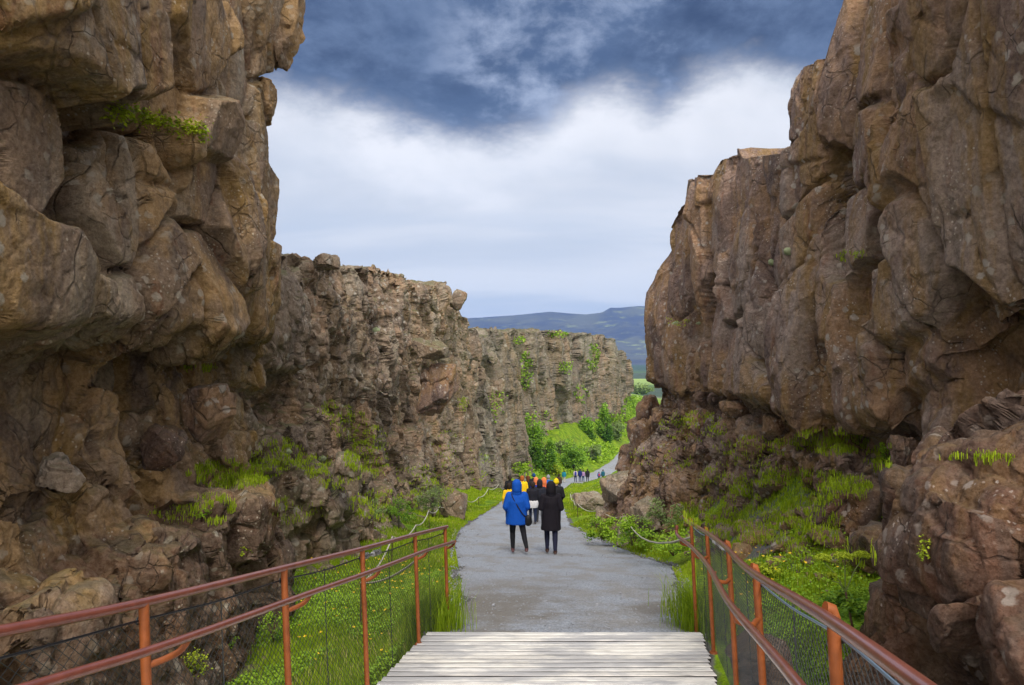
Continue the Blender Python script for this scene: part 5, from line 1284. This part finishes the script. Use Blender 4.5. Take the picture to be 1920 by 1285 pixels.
    for h_, k_, a_ in ((hl, kl, al), (hr, kr, ar)):
        cap(bm, h_, k_, .098, .066); cap(bm, k_, k_.lerp(a_, .4), .064, .062); cap(bm, k_.lerp(a_, .35), a_ + Vector((0, 0, .03)), .061, .045)
    fuse('trousers', bm, max(vx, .010), cloth(trousers), root, 2, fold=.004, seed=int(abs(x) * 50))
    # shoes
    for k_, a_, lf in ((kl, al, 0), (kr, ar, lift)):
        bm = bmesh.new(); t = .35 if lf > .03 else 0.0
        toe = a_ + Vector((0, .15, -.055 - t * .12)); toe.z = max(toe.z, .03); heel = a_ + Vector((0, -.035, -.05 + t * .02))
        cap(bm, a_ + Vector((0, 0, .02)), a_ + Vector((0, .01, -.02)), .047, .05); cap(bm, heel, a_ + Vector((0, .06, -.045)), .036, .042, .8); cap(bm, a_ + Vector((0, .05, -.045)), toe, .045, .036, .7)
        fuse('shoe', bm, max(vx, .010), simple('shoe', shoes, .55), root, 2)
    # jacket or coat with sleeves
    bm = bmesh.new(); hz = hem
    loft(bm, [(hz, .205 * W * flare, .165 * W, 0, 0), (hz + .03, .21 * W * flare, .17 * W, 0, 0), ((hz + 1.12) / 2, .205 * W * (1 + flare) / 2, .16 * W, 0, -.005), (1.12, .195 * W, .145 * W, 0, -.01), (1.28, .20 * W, .145 * W, 0, -.015), (1.40, .185 * W, .125, 0, -.015), (1.46, .13, .095, 0, -.01), (1.50, .085, .08, 0, 0), (1.53, .07, .07, 0, 0)])
    for s_, e_, w_ in ((sl, el, wl), (sr, er, wr)):
        cap(bm, s_ + Vector((0, 0, -.02)), e_, .078 * W, .066 * W); cap(bm, e_, w_ + (w_ - e_).normalized() * .01, .066 * W, .05 * W)
    jk = fuse('jacket', bm, max(vx, .010), cloth(jacket), root, 3, fold=.007 if lod < 2 else 0, seed=int(abs(x) * 90) + 3)
    # head covering or hair
    bm = bmesh.new()
    if head == 'hood': cap(bm, (0, -.035, 1.685), (0, -.045, 1.575), .118, .12, 1.0); cap(bm, (0, -.03, 1.56), (0, -.02, 1.48), .115, .125, .95); cap(bm, (0, .03, 1.70), (0, .02, 1.66), .10, .10)
    elif head == 'hat': cap(bm, (0, .0, 1.70), (0, .0, 1.665), .092, .106, 1.08); cap(bm, (-.001, 0, 1.80), (0, 0, 1.79), .02, .02)
    else: cap(bm, (0, -.012, 1.68), (0, -.025, 1.615), .102, .098, 1.08); cap(bm, (0, -.06, 1.60), (0, -.065, 1.50 if head == 'long' else 1.57), .075, .06)
    fuse('hood' if head == 'hood' else 'hat' if head == 'hat' else 'hair', bm, max(vx, .010), cloth(head_col), root, 2, fold=.004 if lod < 2 else 0)
    if sweater:
        bm = bmesh.new(); loft(bm, [(.70, .215, .175, 0, -.01), (.80, .235, .19, 0, -.01), (.93, .225, .185, 0, -.01), (.99, .20, .17, 0, -.01)]); fuse('tied_sweater', bm, .014, cloth(sweater), root, 3, fold=.012)
    if pack:
        bm = bmesh.new(); cap(bm, (0, -.20, 1.36), (0, -.21, 1.08), .13, .14, .6); fuse('backpack', bm, max(vx, .014), cloth(pack), root, 2)
    if bag:
        bm = bmesh.new(); pts = [(-.13, .02, 1.50), (-.11, -.13, 1.40), (0.0, -.185, 1.20), (.13, -.19, 1.0), (.22, -.11, .90)]
        sp = smooth_path([Vector(p) for p in pts], 5); tube(bm, sp, .014, 6); mesh_bm('strap', bm, cloth((.015, .015, .02)), root, smooth=True)
        bm = bmesh.new(); cap(bm, (.27, -.11, .87), (.27, -.11, .78), .09, .095, .75); fuse('shoulder_bag', bm, .012, cloth((.012, .012, .014), .5), root, 1)
    return root
BLK = (.012, .012, .016)
def X(p, Y): return (p - CX) / FPX * Y
person(X(969, 16.7), 16.7, 1.76, 'person in a long royal blue hooded rain jacket and black leggings with a shoulder bag', (.004, .07, .40), BLK, shoes=(.10, .04, .045), head='hood', head_col=(.004, .07, .40), hem=.73, wide=1.18, flare=1.12, stride=.20, lift=.09, swing=.12, arms='pocket', bag=True, heading=3)
person(X(1033, 16.6), 16.6, 1.72, 'person in a knee length black hooded coat and dark trousers walking beside the blue jacket', (.010, .008, .013), (.012, .014, .035), shoes=(.045, .018, .012), head='hood', head_col=(.010, .008, .012), hem=.60, wide=1.06, flare=1.12, stride=.17, lift=.03, arms='front', heading=-2)
person(X(999, 28), 28, 1.72, 'person in a dark jacket with a white sweater tied round the hips', (.014, .014, .022), (.012, .02, .05), head='hair', hem=.92, stride=.2, lift=.04, lod=1, sweater=(.62, .62, .66))
person(X(1012, 28.6), 28.6, 1.78, 'person in a grey black jacket and grey trousers behind the black coat', (.02, .022, .035), (.06, .065, .08), head='hood', head_col=(.016, .016, .022), hem=.88, stride=.2, lod=1)
person(X(1043, 26), 26, 1.82, 'person in a black coat wearing a yellow hat', BLK, (.02, .02, .03), head='hat', head_col=(.75, .55, .01), hem=.62, stride=.15, lod=1, arms='pocket', wide=1.1)
person(X(955, 27), 27, 1.66, 'person in a bright yellow jacket half hidden behind the blue hood', (.75, .48, .01), BLK, head='hair', hem=.86, lod=1)
person(X(1020, 32), 32, 1.80, 'person in a coral orange jacket and hood', (.70, .13, .05), (.02, .03, .08), head='hood', head_col=(.75, .20, .07), hem=.85, lod=1, stride=.2)
person(X(1005, 34), 34, 1.78, 'person in an orange hood and deep blue jacket in the middle of the group', (.01, .03, .30), BLK, head='hood', head_col=(.70, .20, .08), hem=.85, lod=1)
person(X(979, 35), 35, 1.86, 'person in a yellow rain jacket with orange brown hair', (.78, .50, .01), BLK, head='hair', head_col=(.35, .10, .02), hem=.88, lod=1, stride=.15)
person(X(990, 37), 37, 1.84, 'person with auburn hair and black top near the yellow rain jacket', BLK, (.02, .03, .06), head='long', head_col=(.12, .035, .015), hem=.92, lod=1)
person(X(956, 38), 38, 1.84, 'person all in black leftmost in the group', BLK, BLK, head='hair', hem=.85, lod=1)
person(X(1001, 42), 42, 1.90, 'person in black with a tall blue woollen hat', BLK, BLK, head='hat', head_col=(.01, .05, .18), hem=.85, lod=1)
person(X(1028, 39), 39, 1.84, 'person in a blue jacket with a grey cap behind the black coat', (.01, .10, .42), BLK, head='hat', head_col=(.25, .25, .30), hem=.85, lod=1, wide=1.1)
person(X(1048, 62), 62, 1.70, 'person in dark brown walking ahead of the group', (.05, .025, .02), (.02, .02, .04), hem=.85, lod=2)
G2 = 'distant walkers where the path bends'
person(X(1057.5, 93), 93, 1.72, 'distant person in a teal jacket and pale trousers', (.01, .16, .22), (.45, .42, .38), hem=.85, lod=2, wide=1.2, group=G2)
person(X(1079, 96), 96, 1.80, 'distant person in a pale pink and white top on the bend', (.45, .38, .45), (.02, .03, .08), hem=.92, lod=2, group=G2, pack=(.03, .04, .25))
person(X(1087.5, 97), 97, 1.86, 'distant person in a navy jacket among the walkers on the bend', (.01, .02, .12), (.01, .03, .10), hem=.8, lod=2, group=G2)
person(X(1093.5, 98), 98, 1.66, 'distant person in a lilac top beside the navy jacket', (.35, .22, .40), (.01, .06, .15), hem=.9, lod=2, group=G2)
person(X(1101.5, 97), 97, 1.84, 'distant person in a wide black coat on the bend', BLK, BLK, hem=.7, wide=1.3, lod=2, group=G2)
person(X(1123, 100), 100, 1.35, 'distant child with a red and blue jacket right of the adults', (.02, .10, .30), (.02, .02, .05), hem=.85, lod=2, wide=1.3, group=G2, pack=(.50, .05, .06))
person(X(1130.5, 99), 99, 1.75, 'distant person in a dark teal jacket next to the child', (.01, .09, .14), (.02, .05, .05), hem=.85, lod=2, group=G2)
person(X(1210, 236), 236, 1.8, 'faraway person in a light blue top near the canyon mouth', (.10, .25, .60), BLK, hem=.85, lod=2, group='faraway walkers near the canyon mouth')
person(X(1197.5, 215), 215, 1.8, 'faraway person in a deep blue top nearer than the light blue one', (.02, .12, .45), BLK, hem=.85, lod=2, group='faraway walkers near the canyon mouth')
